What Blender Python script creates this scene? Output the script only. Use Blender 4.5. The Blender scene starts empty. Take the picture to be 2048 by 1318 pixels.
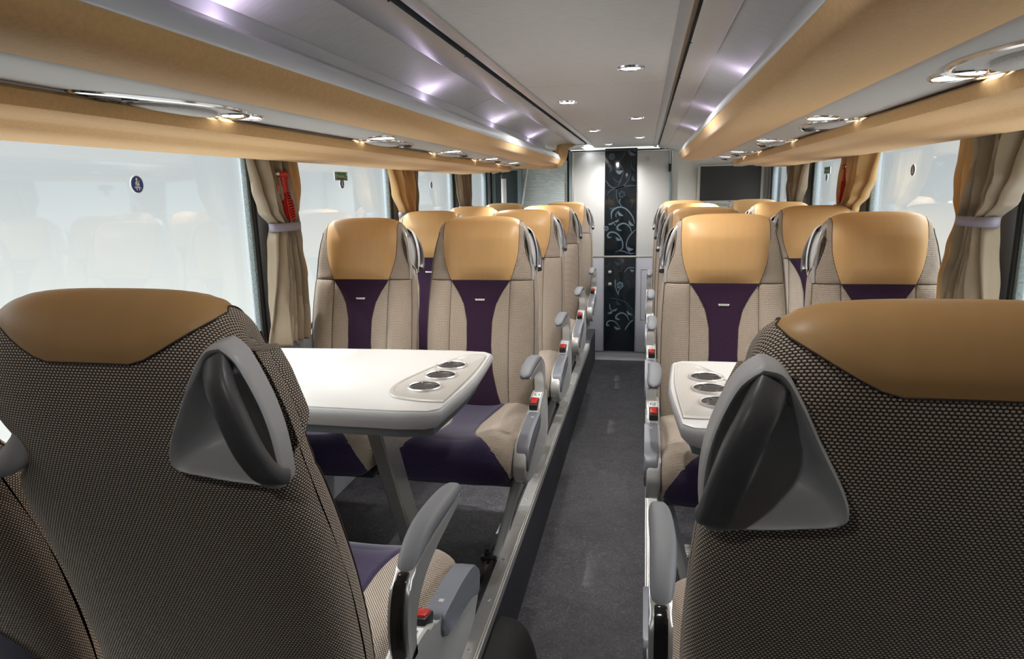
import bpy, bmesh, math, random
from mathutils import Vector, Matrix
random.seed(7)
C = bpy.context.scene.collection
PI = math.pi
# ------------------------------------------------------------------ camera
sc = bpy.context.scene
cam = bpy.data.cameras.new('camera'); co = bpy.data.objects.new('camera', cam); C.objects.link(co)
YAW, PITCH, ROLL = .1975, .2037, -.0208
_f = Vector((-math.sin(YAW)*math.cos(PITCH), math.cos(YAW)*math.cos(PITCH), -math.sin(PITCH)))
_r = Vector((math.cos(YAW), math.sin(YAW), 0)); _u = _r.cross(_f)
_r2 = _r*math.cos(ROLL)+_u*math.sin(ROLL); _u2 = _u*math.cos(ROLL)-_r*math.sin(ROLL)
m = Matrix((_r2, _u2, -_f)).transposed().to_4x4(); m.translation = (0, 0, 1.25)
co.matrix_world = m
cam.sensor_width = 36; cam.lens = 1341.3/2048*36; cam.clip_start = .02
sc.camera = co
# ------------------------------------------------------------------ world, exposure
sc.view_settings.view_transform = 'Standard'; sc.view_settings.look = 'None'
sc.view_settings.gamma = 1; sc.view_settings.use_curve_mapping = False
sc.view_settings.exposure = 0.57
W = bpy.data.worlds.new('daylight'); sc.world = W; W.use_nodes = True
nt = W.node_tree; nt.nodes.clear()
wo = nt.nodes.new('ShaderNodeOutputWorld'); bg = nt.nodes.new('ShaderNodeBackground')
tc = nt.nodes.new('ShaderNodeTexCoord'); sx = nt.nodes.new('ShaderNodeSeparateXYZ'); cr = nt.nodes.new('ShaderNodeValToRGB')
nt.links.new(tc.outputs['Generated'], sx.inputs[0])
# overcast light: a band of bright haze at eye level, the sky brighter towards the zenith, pale ground
mp = nt.nodes.new('ShaderNodeMapRange'); mp.inputs[1].default_value = -1; mp.inputs[2].default_value = 1
nt.links.new(sx.outputs[2], mp.inputs[0]); nt.links.new(mp.outputs[0], cr.inputs[0]); nt.links.new(cr.outputs[0], bg.inputs[0]); nt.links.new(bg.outputs[0], wo.inputs[0])
SKY = 5.5; GND = 1.8
stops = [(-1, (GND, GND*.98, GND*.93)), (-.55, (GND, GND*.98, GND*.93)), (-.36, (.80, .80, .76)), (-.20, (.75, .76, .73)), (-.07, (.61, .625, .61)), (.03, (.48, .505, .515)), (.14, (.50, .54, .555)), (.26, (.75, .80, .84)), (.45, (SKY*.95, SKY*.98, SKY)), (1, (SKY*.95, SKY*.98, SKY))]
e = cr.color_ramp.elements
while len(e) < len(stops): e.new(.5)
for k, (z, c) in enumerate(stops): e[k].position = (z+1)/2
for k, (z, c) in enumerate(stops): e[k].color = (*c, 1)
bg.inputs[1].default_value = 1.0
sc.cycles.max_bounces = 10; sc.cycles.transparent_max_bounces = 16
try: sc.cycles.use_denoising = True
except Exception: pass

def lamp(name, kind, loc, energy, color=(1, 1, 1), size=.1, rot=(0, 0, 0), parent=None, size_y=None, cone=None, blend=.5):
    l = bpy.data.lights.new(name, kind); l.energy = energy; l.color = color
    if kind == 'AREA':
        l.size = size
        if size_y: l.shape = 'RECTANGLE'; l.size_y = size_y
    elif kind == 'SPOT':
        l.spot_size = cone; l.spot_blend = blend; l.shadow_soft_size = size
    elif kind == 'SUN':
        l.angle = size
    else: l.shadow_soft_size = size
    o = bpy.data.objects.new(name, l); C.objects.link(o); o.location = loc; o.rotation_euler = rot
    if parent: o.parent = parent
    return o
SUN = lamp('sun', 'SUN', (-6, 4, 6), 3.6, (1, .95, .88), math.radians(1.5))
SUN.rotation_euler = Vector((1.0, -.25, -1.4)).to_track_quat('-Z', 'Y').to_euler()

# ------------------------------------------------------------------ materials
M = {}
def mat(name, col, rough=.5, metal=0, spec=.5, noise=0, nscale=60, bump=0, bscale=200, sheen=0, coat=0, stretch=None, emit=None, es=0, col2=None, detail=3):
    m = bpy.data.materials.new(name); m.use_nodes = True; n = m.node_tree; b = n.nodes['Principled BSDF']
    b.inputs['Base Color'].default_value = (*col, 1); b.inputs['Roughness'].default_value = rough
    b.inputs['Metallic'].default_value = metal; b.inputs['Specular IOR Level'].default_value = spec
    if sheen: b.inputs['Sheen Weight'].default_value = sheen; b.inputs['Sheen Roughness'].default_value = .4
    if coat: b.inputs['Coat Weight'].default_value = coat
    if emit: b.inputs['Emission Color'].default_value = (*emit, 1); b.inputs['Emission Strength'].default_value = es
    if noise or bump or col2:
        t = n.nodes.new('ShaderNodeTexCoord'); mpn = n.nodes.new('ShaderNodeMapping'); n.links.new(t.outputs['Object'], mpn.inputs[0])
        if stretch: mpn.inputs['Scale'].default_value = stretch
    if noise or col2:
        nz = n.nodes.new('ShaderNodeTexNoise'); nz.inputs['Scale'].default_value = nscale; nz.inputs['Detail'].default_value = detail
        n.links.new(mpn.outputs[0], nz.inputs['Vector'])
        rp = n.nodes.new('ShaderNodeValToRGB'); n.links.new(nz.outputs['Fac'], rp.inputs[0])
        rp.color_ramp.elements[0].position = .3; rp.color_ramp.elements[1].position = .7
        c1 = tuple(x*(1-noise) for x in col); c2 = col2 if col2 else tuple(min(1, x*(1+noise)) for x in col)
        rp.color_ramp.elements[0].color = (*c1, 1); rp.color_ramp.elements[1].color = (*c2, 1)
        n.links.new(rp.outputs[0], b.inputs['Base Color'])
    if bump:
        nz2 = n.nodes.new('ShaderNodeTexNoise'); nz2.inputs['Scale'].default_value = bscale; n.links.new(mpn.outputs[0], nz2.inputs['Vector'])
        bp = n.nodes.new('ShaderNodeBump'); bp.inputs['Strength'].default_value = bump; bp.inputs['Distance'].default_value = .002
        n.links.new(nz2.outputs['Fac'], bp.inputs['Height']); n.links.new(bp.outputs[0], b.inputs['Normal'])
    M[name] = m; return m

def weave(name, dark, light, px=.0034, pz=.0026):
    m = bpy.data.materials.new(name); m.use_nodes = True; n = m.node_tree; b = n.nodes['Principled BSDF']
    b.inputs['Roughness'].default_value = .75; b.inputs['Specular IOR Level'].default_value = .35; b.inputs['Sheen Weight'].default_value = .12
    def N(op, a, bb=None):
        q = n.nodes.new('ShaderNodeMath'); q.operation = op
        for i, v in enumerate((a, bb)):
            if v is None: continue
            if isinstance(v, (int, float)): q.inputs[i].default_value = v
            else: n.links.new(v, q.inputs[i])
        return q.outputs[0]
    uv = n.nodes.new('ShaderNodeUVMap'); s = n.nodes.new('ShaderNodeSeparateXYZ'); n.links.new(uv.outputs[0], s.inputs[0])
    v = N('DIVIDE', s.outputs[1], pz); row = N('FLOOR', v); fv = N('SUBTRACT', N('FRACT', v), .5)
    off = N('MULTIPLY', N('FRACT', N('MULTIPLY', row, .5)), 1.0)
    u = N('ADD', N('DIVIDE', s.outputs[0], px), off); fu = N('SUBTRACT', N('FRACT', u), .5)
    d = N('SQRT', N('ADD', N('POWER', N('MULTIPLY', fu, 2.0), 2.0), N('POWER', N('MULTIPLY', fv, 2.0), 2.0)))
    h = N('SUBTRACT', 1.0, d)
    rp = n.nodes.new('ShaderNodeValToRGB'); n.links.new(h, rp.inputs[0])
    rp.color_ramp.elements[0].position = .14; rp.color_ramp.elements[0].color = (*dark, 1)
    rp.color_ramp.elements[1].position = .45; rp.color_ramp.elements[1].color = (*light, 1)
    n.links.new(rp.outputs[0], b.inputs['Base Color'])
    bp = n.nodes.new('ShaderNodeBump'); bp.inputs['Strength'].default_value = .6; bp.inputs['Distance'].default_value = .0012
    n.links.new(h, bp.inputs['Height']); n.links.new(bp.outputs[0], b.inputs['Normal'])
    M[name] = m; return m

weave('fabric', (.050, .035, .025), (.82, .69, .57), .0048, .0034)
mat('seam', (.085, .06, .045), .8)
mat('leather', (.61, .365, .155), .42, spec=.4, noise=.025, nscale=10, bump=.22, bscale=8, stretch=(4, 1, .7), detail=2)
mat('suede', (.68, .425, .19), .85, spec=.25, noise=.07, nscale=150, detail=4, sheen=.2)
mat('purple', (.030, .012, .033), .9, spec=.2, noise=.25, nscale=350, sheen=.25)
mat('plum_cushion', (.032, .021, .058), .9, spec=.2, noise=.3, nscale=300, sheen=.5)
mat('grey_plastic', (.20, .205, .215), .42, bump=.12, bscale=700)
mat('handle_plastic', (.56, .56, .57), .38, bump=.12, bscale=700)
mat('dark_grip', (.095, .095, .10), .38, bump=.05, bscale=500)
mat('pad_grey', (.16, .168, .185), .55, bump=.2, bscale=700)
mat('button_grey', (.16, .17, .20), .38)
mat('silver', (.62, .62, .62), .34, metal=.75)
mat('light_silver', (.52, .52, .515), .36, metal=.35)
mat('alu', (.72, .72, .70), .35, metal=.85, noise=.04, nscale=40)
mat('brushed', (.62, .61, .57), .33, metal=.9, noise=.05, nscale=80, stretch=(1, 1, 8))
mat('button_mark', (.42, .43, .45), .5)
mat('badge_plate', (.78, .78, .74), .35, metal=.2)
mat('chrome', (.75, .76, .78), .12, metal=1)
mat('black', (.012, .012, .013), .45)
mat('cover_black', (.010, .010, .0105), .7)
mat('black_gloss', (.008, .008, .009), .12)
mat('red', (.48, .016, .012), .4, coat=.3)
mat('red_tag', (.62, .10, .12), .6)
mat('table_top', (.52, .52, .515), .38, bump=.1, bscale=500)
mat('table_edge', (.42, .43, .44), .5, bump=.25, bscale=500)
mat('tray', (.50, .49, .47), .33, metal=.25)
mat('ceiling_cloth', (.68, .685, .675), .6, spec=.35, noise=.06, nscale=30, detail=8, stretch=(1, 6, 1))
mat('rail_grey', (.52, .54, .56), .4, metal=.5)
mat('rail_beige', (.60, .58, .54), .45)
mat('panel_grey', (.50, .505, .51), .5, bump=.06, bscale=900)
mat('pale_blue_alu', (.70, .73, .77), .35, metal=.3)
mat('dark_blue_grey', (.07, .085, .095), .35, metal=.3)
mat('wall_grey', (.36, .38, .41), .5)
mat('sill_grey', (.22, .23, .25), .5)
mat('rubber', (.02, .021, .022), .6)
mat('seal_grey', (.20, .24, .24), .55, noise=.4, nscale=250)
mat('white_wall', (.86, .85, .80), .55)
mat('door_upper', (.72, .72, .71), .42, metal=.15)
mat('door_lower', (.42, .42, .47), .42, metal=.15)
mat('glass_black', (.010, .014, .018), .10, spec=.6)
mat('etch', (.11, .16, .20), .35)
mat('etch_dark', (.03, .045, .06), .3)
mat('screen', (.045, .043, .043), .55)
mat('tv_frame', (.60, .58, .52), .45)
mat('shutter', (.74, .82, .83), .38, metal=.15)
mat('navy', (.010, .010, .022), .8)
mat('teal_grey', (.22, .29, .30), .4)
mat('door_glass', (.045, .06, .065), .15)
mat('white_paint', (.80, .82, .82), .35)
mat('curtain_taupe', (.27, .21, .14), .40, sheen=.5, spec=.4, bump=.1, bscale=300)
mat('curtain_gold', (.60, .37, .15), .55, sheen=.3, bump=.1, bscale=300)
mat('tie', (.26, .24, .30), .6)
mat('sticker_white', (.82, .82, .80), .5)
mat('sticker_blue', (.015, .06, .27), .4)
mat('sticker_green', (.0, .16, .06), .4)
mat('speaker', (.55, .55, .55), .6, noise=.15, nscale=500)
mat('lamp_on', (1, 1, 1), .5, emit=(1, .99, .96), es=2.6)
mat('spot_on', (1, 1, 1), .5, emit=(1, 1, 1), es=22)
mat('led', (1, 1, 1), .5, emit=(.93, .80, 1.0), es=4)
mat('carpet', (.016, .016, .026), .95, noise=.3, nscale=400)
# slate-look vinyl floor
def slate(name, base, lo, hi):
    m = mat(name, base, .55, spec=.4); n = m.node_tree; b = n.nodes['Principled BSDF']
    t = n.nodes.new('ShaderNodeTexCoord'); a = n.nodes.new('ShaderNodeTexNoise'); a.inputs['Scale'].default_value = 9; a.inputs['Detail'].default_value = 9; a.inputs['Distortion'].default_value = 1.6
    v = n.nodes.new('ShaderNodeTexNoise'); v.inputs['Scale'].default_value = 26; v.inputs['Detail'].default_value = 7; v.inputs['Distortion'].default_value = 3
    n.links.new(t.outputs['Object'], a.inputs['Vector']); n.links.new(t.outputs['Object'], v.inputs['Vector'])
    r1 = n.nodes.new('ShaderNodeValToRGB'); n.links.new(a.outputs[0], r1.inputs[0]); e = r1.color_ramp.elements
    e[0].position = .35; e[0].color = (*lo, 1); e[1].position = .68; e[1].color = (*base, 1)
    r2 = n.nodes.new('ShaderNodeValToRGB'); n.links.new(v.outputs[0], r2.inputs[0]); e = r2.color_ramp.elements
    e[0].position = .485; e[0].color = (0, 0, 0, 1); e[1].position = .5; e[1].color = (.9, .9, .9, 1); k = e.new(.52); k.color = (0, 0, 0, 1)
    mx = n.nodes.new('ShaderNodeMix'); mx.data_type = 'RGBA'; n.links.new(r2.outputs[0], mx.inputs[0]); n.links.new(r1.outputs[0], mx.inputs[6]); mx.inputs[7].default_value = (*hi, 1)
    n.links.new(mx.outputs[2], b.inputs['Base Color'])
    bp = n.nodes.new('ShaderNodeBump'); bp.inputs['Strength'].default_value = .35; bp.inputs['Distance'].default_value = .003
    n.links.new(v.outputs[0], bp.inputs['Height']); n.links.new(bp.outputs[0], b.inputs['Normal'])
slate('slate', (.036, .0345, .042), (.017, .0165, .021), (.15, .145, .16))
# window glass: mostly clear, with a mirror-like reflection of the cabin
m = bpy.data.materials.new('window_glass'); m.use_nodes = True; n = m.node_tree; n.nodes.clear()
o_ = n.nodes.new('ShaderNodeOutputMaterial'); tr = n.nodes.new('ShaderNodeBsdfTransparent'); gl = n.nodes.new('ShaderNodeBsdfGlossy')
mxs = n.nodes.new('ShaderNodeMixShader'); fr = n.nodes.new('ShaderNodeFresnel'); fr.inputs[0].default_value = 1.5
tr.inputs[0].default_value = (.93, .95, .95, 1); gl.inputs['Roughness'].default_value = .03; gl.inputs[0].default_value = (.9, .95, 1, 1)
ad = n.nodes.new('ShaderNodeMath'); ad.operation = 'MULTIPLY_ADD'; ad.inputs[1].default_value = 1.2; ad.inputs[2].default_value = .05; ad.use_clamp = True
ge = n.nodes.new('ShaderNodeNewGeometry'); fb = n.nodes.new('ShaderNodeMath'); fb.operation = 'SUBTRACT'; fb.inputs[0].default_value = 1; n.links.new(ge.outputs['Backfacing'], fb.inputs[1])
fm = n.nodes.new('ShaderNodeMath'); fm.operation = 'MULTIPLY'; n.links.new(ad.outputs[0], fm.inputs[0]); n.links.new(fb.outputs[0], fm.inputs[1])
n.links.new(fr.outputs[0], ad.inputs[0]); n.links.new(fm.outputs[0], mxs.inputs[0]); n.links.new(tr.outputs[0], mxs.inputs[1]); n.links.new(gl.outputs[0], mxs.inputs[2]); n.links.new(mxs.outputs[0], o_.inputs[0])
M['window_glass'] = m

# ------------------------------------------------------------------ mesh helpers
def link(name, me, parent=None, loc=None):
    o = bpy.data.objects.new(name, me); C.objects.link(o)
    if parent is not None: o.parent = parent
    if loc is not None: o.location = loc
    return o
def finish(bm, mats, smooth=True, ang=38):
    bmesh.ops.recalc_face_normals(bm, faces=bm.faces[:])
    if smooth:
        for f in bm.faces: f.smooth = True
        a = math.radians(ang)
        for e in bm.edges:
            if len(e.link_faces) == 2 and e.calc_face_angle(0) > a: e.smooth = False
    me = bpy.data.meshes.new('mesh'); bm.to_mesh(me); bm.free()
    for k in (mats if isinstance(mats, (list, tuple)) else [mats]): me.materials.append(M[k])
    return me
def obj(name, bm, mats, parent=None, smooth=True, ang=38):
    return link(name, finish(bm, mats, smooth, ang), parent)
class MB:
    """collects shapes of ONE part"""
    def __init__(s): s.bm = bmesh.new()
    def grid(s, rows, mi=0, closed=False, caps=False, uv=None):
        bm = s.bm; V = [[bm.verts.new(p) for p in r] for r in rows]; n = len(V[0])
        ul = bm.loops.layers.uv.verify() if uv is not None else None
        for i in range(len(V)-1):
            for j in range(n if closed else n-1):
                j2 = (j+1) % n; q = (V[i][j], V[i][j2], V[i+1][j2], V[i+1][j])
                try: f = bm.faces.new(q)
                except ValueError: continue
                f.material_index = mi
                if ul is not None:
                    for lp, (a, b) in zip(f.loops, ((i, j), (i, j2), (i+1, j2), (i+1, j))): lp[ul].uv = uv[a][b]
        if caps:
            for r in (V[0], V[-1]):
                f = bm.faces.new(r); f.material_index = mi
        return s
    def box(s, c, d, bev=0, mi=0, rot=None, seg=2):
        b2 = bmesh.new(); bmesh.ops.create_cube(b2, size=1)
        for v in b2.verts: v.co = Vector((v.co.x*d[0], v.co.y*d[1], v.co.z*d[2]))
        if bev: bmesh.ops.bevel(b2, geom=b2.edges[:], offset=min(bev, min(d)*.49), segments=seg, affect='EDGES', profile=.5)
        for v in b2.verts:
            if rot is not None: v.co = rot @ v.co
            v.co += Vector(c)
        s.merge(b2, mi); return s
    def merge(s, b2, mi=0):
        mp = {v: s.bm.verts.new(v.co) for v in b2.verts}
        for f in b2.faces:
            try: g = s.bm.faces.new([mp[v] for v in f.verts]); g.material_index = mi
            except ValueError: pass
        b2.free()
    def prism(s, pts, axis, a, b, bev=0, mi=0, seg=2, fn=None):
        """2D outline extruded along axis from a to b; pts are the other two coords in xyz order"""
        def P(p, t): return {'x': (t, p[0], p[1]), 'y': (p[0], t, p[1]), 'z': (p[0], p[1], t)}[axis]
        b2 = bmesh.new(); A = [b2.verts.new(P(p, a)) for p in pts]; B = [b2.verts.new(P(p, b)) for p in pts]; n = len(pts)
        fa = b2.faces.new(A); fb = b2.faces.new(B)
        for i in range(n): b2.faces.new((A[i], A[(i+1) % n], B[(i+1) % n], B[i]))
        if bev:
            ed = list(fa.edges)+list(fb.edges)
            bmesh.ops.bevel(b2, geom=ed, offset=bev, segments=seg, affect='EDGES', profile=.5)
        if fn:
            for v in b2.verts: v.co = Vector(fn(v.co))
        s.merge(b2, mi); return s
    def tube(s, path, r, n=10, mi=0, caps=True, flat=None, up=(0, 0, 1)):
        path = [Vector(p) for p in path]; rows = []
        for i, p in enumerate(path):
            t = (path[min(i+1, len(path)-1)]-path[max(i-1, 0)]).normalized()
            a = t.cross(Vector(up))
            if a.length < 1e-4: a = t.cross(Vector((1, 0, 0)))
            a.normalize(); b = t.cross(a)
            rr = r[i] if isinstance(r, (list, tuple)) else r
            fa, fb = (rr, rr) if flat is None else (rr*flat[0], rr*flat[1])
            rows.append([p+a*math.cos(k*2*PI/n)*fa+b*math.sin(k*2*PI/n)*fb for k in range(n)])
        return s.grid(rows, mi, closed=True, caps=caps)
    def lathe(s, prof, c, n=24, mi=0, sx=1, sy=1, caps=False, axis='z'):
        rows = []
        for r, h in prof:
            row = []
            for k in range(n):
                x, y = r*math.cos(k*2*PI/n)*sx, r*math.sin(k*2*PI/n)*sy
                q = {'z': (x, y, h), 'x': (h, x, y), 'y': (x, h, y)}[axis]
                row.append(Vector(q)+Vector(c))
            rows.append(row)
        return s.grid(rows, mi, closed=True, caps=caps)
    def build(s, name, mats, parent=None, smooth=True, ang=38): return obj(name, s.bm, mats, parent, smooth, ang)
def spline(pts, n):
    """Catmull-Rom through pts, n samples in all"""
    P = [Vector(p) if len(p) == 3 else Vector((*p, 0)) for p in pts]; k = len(P)-1; out = []
    for i in range(n):
        t = i/(n-1)*k; j = min(int(t), k-1); u = t-j
        p0, p1, p2, p3 = P[max(j-1, 0)], P[j], P[j+1], P[min(j+2, k)]
        out.append(.5*((2*p1)+(p2-p0)*u+(2*p0-5*p1+4*p2-p3)*u*u+(3*p1-p0-3*p2+p3)*u**3))
    return out
def lerp_table(t, x):
    if x <= t[0][0]: return t[0][1]
    for (a, b), (c, d) in zip(t, t[1:]):
        if x <= c: return b+(d-b)*(x-a)/(c-a)
    return t[-1][1]
def empty(name, label, cat, loc=(0, 0, 0), rz=0, group=None):
    o = bpy.data.objects.new(name, None); C.objects.link(o); o.location = loc; o.rotation_euler = (0, 0, rz); o.empty_display_size = .1
    o['label'] = label; o['category'] = cat
    if group: o['group'] = group
    return o
def tag(o, label, cat, group=None):
    o['label'] = label; o['category'] = cat
    if group: o['group'] = group
    return o
def struct(o): o['kind'] = 'structure'; return o
def copy_tree(o, parent=None):
    c = o.copy(); C.objects.link(c)
    if parent is not None: c.parent = parent; c.matrix_parent_inverse = o.matrix_parent_inverse.copy()
    for ch in list(o.children): copy_tree(ch, c)
    return c
def text_polys(txt, size, spacing=1.0):
    cu = bpy.data.curves.new('t', 'FONT'); cu.body = txt; cu.size = size; cu.align_x = 'CENTER'; cu.align_y = 'CENTER'; cu.space_character = spacing
    o = bpy.data.objects.new('t', cu); C.objects.link(o); bpy.context.view_layer.update()
    me = bpy.data.meshes.new_from_object(o.evaluated_get(bpy.context.evaluated_depsgraph_get()))
    vs = [tuple(v.co) for v in me.vertices]; fs = [tuple(p.vertices) for p in me.polygons]
    bpy.data.objects.remove(o); bpy.data.curves.remove(cu); bpy.data.meshes.remove(me)
    return vs, fs
def add_text(mb, txt, size, fn, mi=0, spacing=1.0, sx=1.0):
    vs, fs = text_polys(txt, size, spacing); V = [mb.bm.verts.new(fn(v[0]*sx, v[1])) for v in vs]
    for f in fs:
        try: g = mb.bm.faces.new([V[i] for i in f]); g.material_index = mi
        except ValueError: pass

# ------------------------------------------------------------------ the cabin shell (x across, y along the bus, z up; 0 = seat platform)
XC = -.18; EYE = 1.25; YF, YR = -1.2, 6.05; FLOOR = -.287
def X(h, sd): return XC+sd*h
def strip(mb, prof, y0, y1, sd, mi=0, ny=2):
    rows = [[(X(h, sd), y0+(y1-y0)*k/(ny-1), z+EYE) for (h, z) in prof] for k in range(ny)]
    return mb.grid(rows, mi)
# floors
mb = MB(); mb.box((XC, (YF+YR)/2, FLOOR-.02), (.56, YR-YF, .04)); struct(mb.build('floor', 'slate'))
for sd, nm in ((-1, 'left'), (1, 'right')):
    inner = -.43 if sd < 0 else .024; outer = X(1.24, sd)
    mb = MB(); mb.box(((inner+outer)/2-sd*-.0, (YF+YR)/2, -.02), (abs(inner-outer)-.004, YR-YF, .04), 0); struct(mb.build('floor_'+nm, 'slate'))
    mb = MB(); mb.box((inner+sd*.012, (YF+YR)/2, (FLOOR-.03)/2-.008), (.02, YR-YF, -FLOOR-.03), 0); struct(mb.build('trim_'+('1' if sd < 0 else '2'), 'carpet'))
    # aluminium edge rail with screws, in three lengths
    w = .046; yend = 5.38 if sd < 0 else YR-.02
    mb = MB(); mb.box((inner+sd*w/2, (YF+yend)/2, .006), (w, yend-YF, .016), .003)
    mb.box((inner-sd*.0015, (YF+yend)/2, -.012), (.004, yend-YF, .03), .001)
    rl = mb.build('trim_'+('3' if sd < 0 else '4'), 'alu', ang=15); struct(rl)
    sb = MB(); y = .4
    while y < yend-.1:
        sb.lathe([(.0005, .0168), (.005, .0168), (.006, .0145), (.006, .012)], (inner+sd*.024, y, 0), 10); y += .235
    sb.build('screw_heads', 'silver', rl)
    # seat track set into the platform
    mb = MB(); mb.box((inner+sd*.075, (YF+5.3)/2, .003), (.03, 5.3-YF, .008), .001); mb.box((inner+sd*.075, (YF+5.3)/2, .0066), (.010, 5.3-YF, .003), 0, 1)
    struct(mb.build('trim_'+('5' if sd < 0 else '6'), ['black', 'black_gloss']))
# ceiling
mb = MB(); cz = lambda h: .352-.03*h*h
rows = []
for y0, y1 in ((YF, .9), (.9, 2.42), (2.42, 3.85), (3.85, 5.0), (5.0, YR)):
    prof = [(-.262+.524*k/12) for k in range(13)]
    b = MB()
    rows = [[(XC+h, y, cz(h)+EYE+.004*(1 if y in (y0, y1) else 0)) for h in prof] for y in (y0, y0+.003, y1-.003, y1)]
    mb.grid(rows)
mb.box((XC, (YF+YR)/2, EYE+.385), (.60, YR-YF, .02)); struct(mb.build('ceiling', 'ceiling_cloth'))
for sd, nm in ((-1, 'left'), (1, 'right')):
    yend = 5.35 if sd < 0 else YR-.005
    mb = MB(); strip(mb, [(.235, .372), (.237, .346), (.252, .341), (.262, .341)], YF, yend, sd, 0)
    strip(mb, [(.262, .341), (.264, .356), (.276, .356), (.278, .339)], YF, yend, sd, 1)
    strip(mb, [(.278, .339), (.286, .334), (.338, .320), (.343, .321), (.345, .36)], YF, yend, sd, 2)
    rl = mb.build('trim_'+('7' if sd < 0 else '8'), ['rail_grey', 'dark_blue_grey', 'rail_grey' if sd < 0 else 'rail_beige']); struct(rl)
    sb = MB()
    for k in range(9): sb.lathe([(.0006, -.0015), (.004, -.0015), (.0045, .001)], (X(.281, sd), .7+k*.53, EYE+.3385), 8)
    sb.build('screw_heads', 'black', rl)
    mb = MB(); prof = spline([(.345, .326), (.40, .308), (.455, .284)], 6)
    yb = [YF, .9, 2.42, 3.85, yend]
    for a, b in zip(yb, yb[1:]):
        strip(mb, [(p.x, p.y) for p in prof], a+.0015, b-.0015, sd)
    strip(mb, [(.345, .338), (.60, .338), (1.23, .338)], YF, YR, sd)
    strip(mb, [(.345, .36), (1.23, .36)], YF, YR, sd)
    struct(mb.build('ceiling_'+nm, 'ceiling_cloth'))
# side walls
SILL = .705; WX = 1.18
win_l = [(.32, 2.20), (2.41, 3.54), (3.74, 4.78), (4.98, 5.82)]
win_r = [(.32, 2.09), (2.28, 3.40), (3.61, 4.50), (4.72, 5.9)]
wn = 0
for sd, nm, wins in ((-1, 'left', win_l), (1, 'right', win_r)):
    mb = MB(); xo = X(WX, sd); t = .05
    ys = [wins[0][0]]
    mb.box((xo+sd*t/2, (YF+YR)/2, (SILL-.04)/2), (t, YR-YF, SILL+.04), 0)
    mb.box((xo+sd*t/2, (YF+YR)/2, 1.50), (t, YR-YF, .17), 0)
    for (a, b), (c, d) in zip(wins, wins[1:]): mb.box((xo+sd*t/2, (b+c)/2, (SILL+1.46)/2), (t, c-b, 1.46-SILL+.02), .004)
    mb.box((xo+sd*t/2, (wins[-1][1]+YR)/2, (SILL+1.46)/2), (t, YR-wins[-1][1], 1.46-SILL+.02), .004)
    mb.box((xo+sd*t/2, (YF+wins[0][0])/2, (SILL+1.46)/2), (t, wins[0][0]-YF, 1.46-SILL+.02), .004)  # unseen windowless stretch, added to cut light on the near seat backs
    # lower wall lining with ledge and warm-air duct
    lin = [(WX, SILL), (WX-.05, SILL-.004), (WX-.065, SILL-.03), (WX-.07, .30), (WX-.04, .24), (WX-.04, .13), (WX-.10, .11), (WX-.105, .004)]
    strip(mb, [(h, z-EYE) for h, z in lin], YF, YR-.005, sd, 1)
    struct(mb.build('wall_'+nm, ['wall_grey', 'sill_grey']))
    mb = MB(); mb.box((X(WX-.085, sd), (YF+5.2)/2, .28), (.03, 5.2-YF, .03), .006); struct(mb.build('trim_'+('9' if sd < 0 else '10'), 'alu'))
    for a, b in wins:
        wn += 1
        mb = MB(); mb.box((X(WX+.03, sd), (a+b)/2, (SILL+1.46)/2), (.006, b-a+.02, 1.46-SILL+.04)); g = mb.build('window_%d' % wn, 'window_glass', smooth=False); struct(g)
        f = MB()
        for y, s2 in ((a, 1), (b, -1)):
            f.box((X(WX+.008, sd), y+s2*.008, (SILL+1.46)/2), (.026, .018, 1.46-SILL), .004, 0)
            f.box((X(WX+.012, sd), y+s2*.026, (SILL+1.46)/2), (.020, .018, 1.46-SILL), .004, 1)
        f.box((X(WX+.012, sd), (a+b)/2, SILL+.010), (.022, b-a, .02), .004, 0)
        struct(f.build('window_seal', ['rubber', 'seal_grey'], g))
# rear wall
mb = MB()
mb.box(((-.66+X(1.24, -1))/2, YR+.03, .65), (abs(-.66-X(1.24, -1)), .06, 1.95)); mb.box(((.215+X(1.24, 1))/2, YR+.03, .65), (X(1.24, 1)-.215, .06, 1.95), 0, 1)
mb.box((-.22, YR+.05, .65), (.90, .04, 1.95), 0, 1)
struct(mb.build('wall_rear', ['navy', 'white_wall']))
mb = MB(); mb.box((-.215, YR-.006, -.243), (.86, .012, .072), .002); mb.box((-.215, YR-.008, -.205), (.86, .014, .006), .001, 1); mb.box((-.215, YR-.02, -.2835), (.86, .03, .006), .001, 1)
struct(mb.build('baseboard_rear', ['door_lower', 'alu']))
# unseen wall added behind the camera to keep light off the near seat backs
mb = MB(); mb.box((XC, YF-.03, .65), (2.5, .05, 2.0)); struct(mb.build('wall_front', 'wall_grey'))

# ------------------------------------------------------------------ lavatory door with two dark etched glass panels
DY = YR-.004
dr = bpy.data.objects.new('door_1', None); C.objects.link(dr); dr['kind'] = 'structure'; dr.location = (-.215, DY, FLOOR)
def dpart(name, boxes, mats, bev=.002):
    mb = MB()
    for (x0, x1, z0, z1, y0, y1, mi) in boxes: mb.box(((x0+x1)/2+.215, -(y0+y1)/2, (z0+z1)/2-FLOOR), (x1-x0, abs(y1-y0), z1-z0), bev, mi)
    return mb.build(name, mats, dr)
GX0, GX1 = -.353, -.078
dpart('upper_panel', [(-.625, GX0-.006, .668, 1.565, 0, .02, 0)], 'door_upper'); dpart('upper_panel', [(GX1+.006, .197, .668, 1.565, 0, .02, 0)], 'door_upper')
dpart('lower_panel', [(-.625, GX0-.006, -.203, .652, 0, .02, 0)], 'door_lower')
lp = dpart('lower_panel', [(GX1+.006, .197, -.203, .652, 0, .02, 0)], 'door_lower')
mb = MB()
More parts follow.
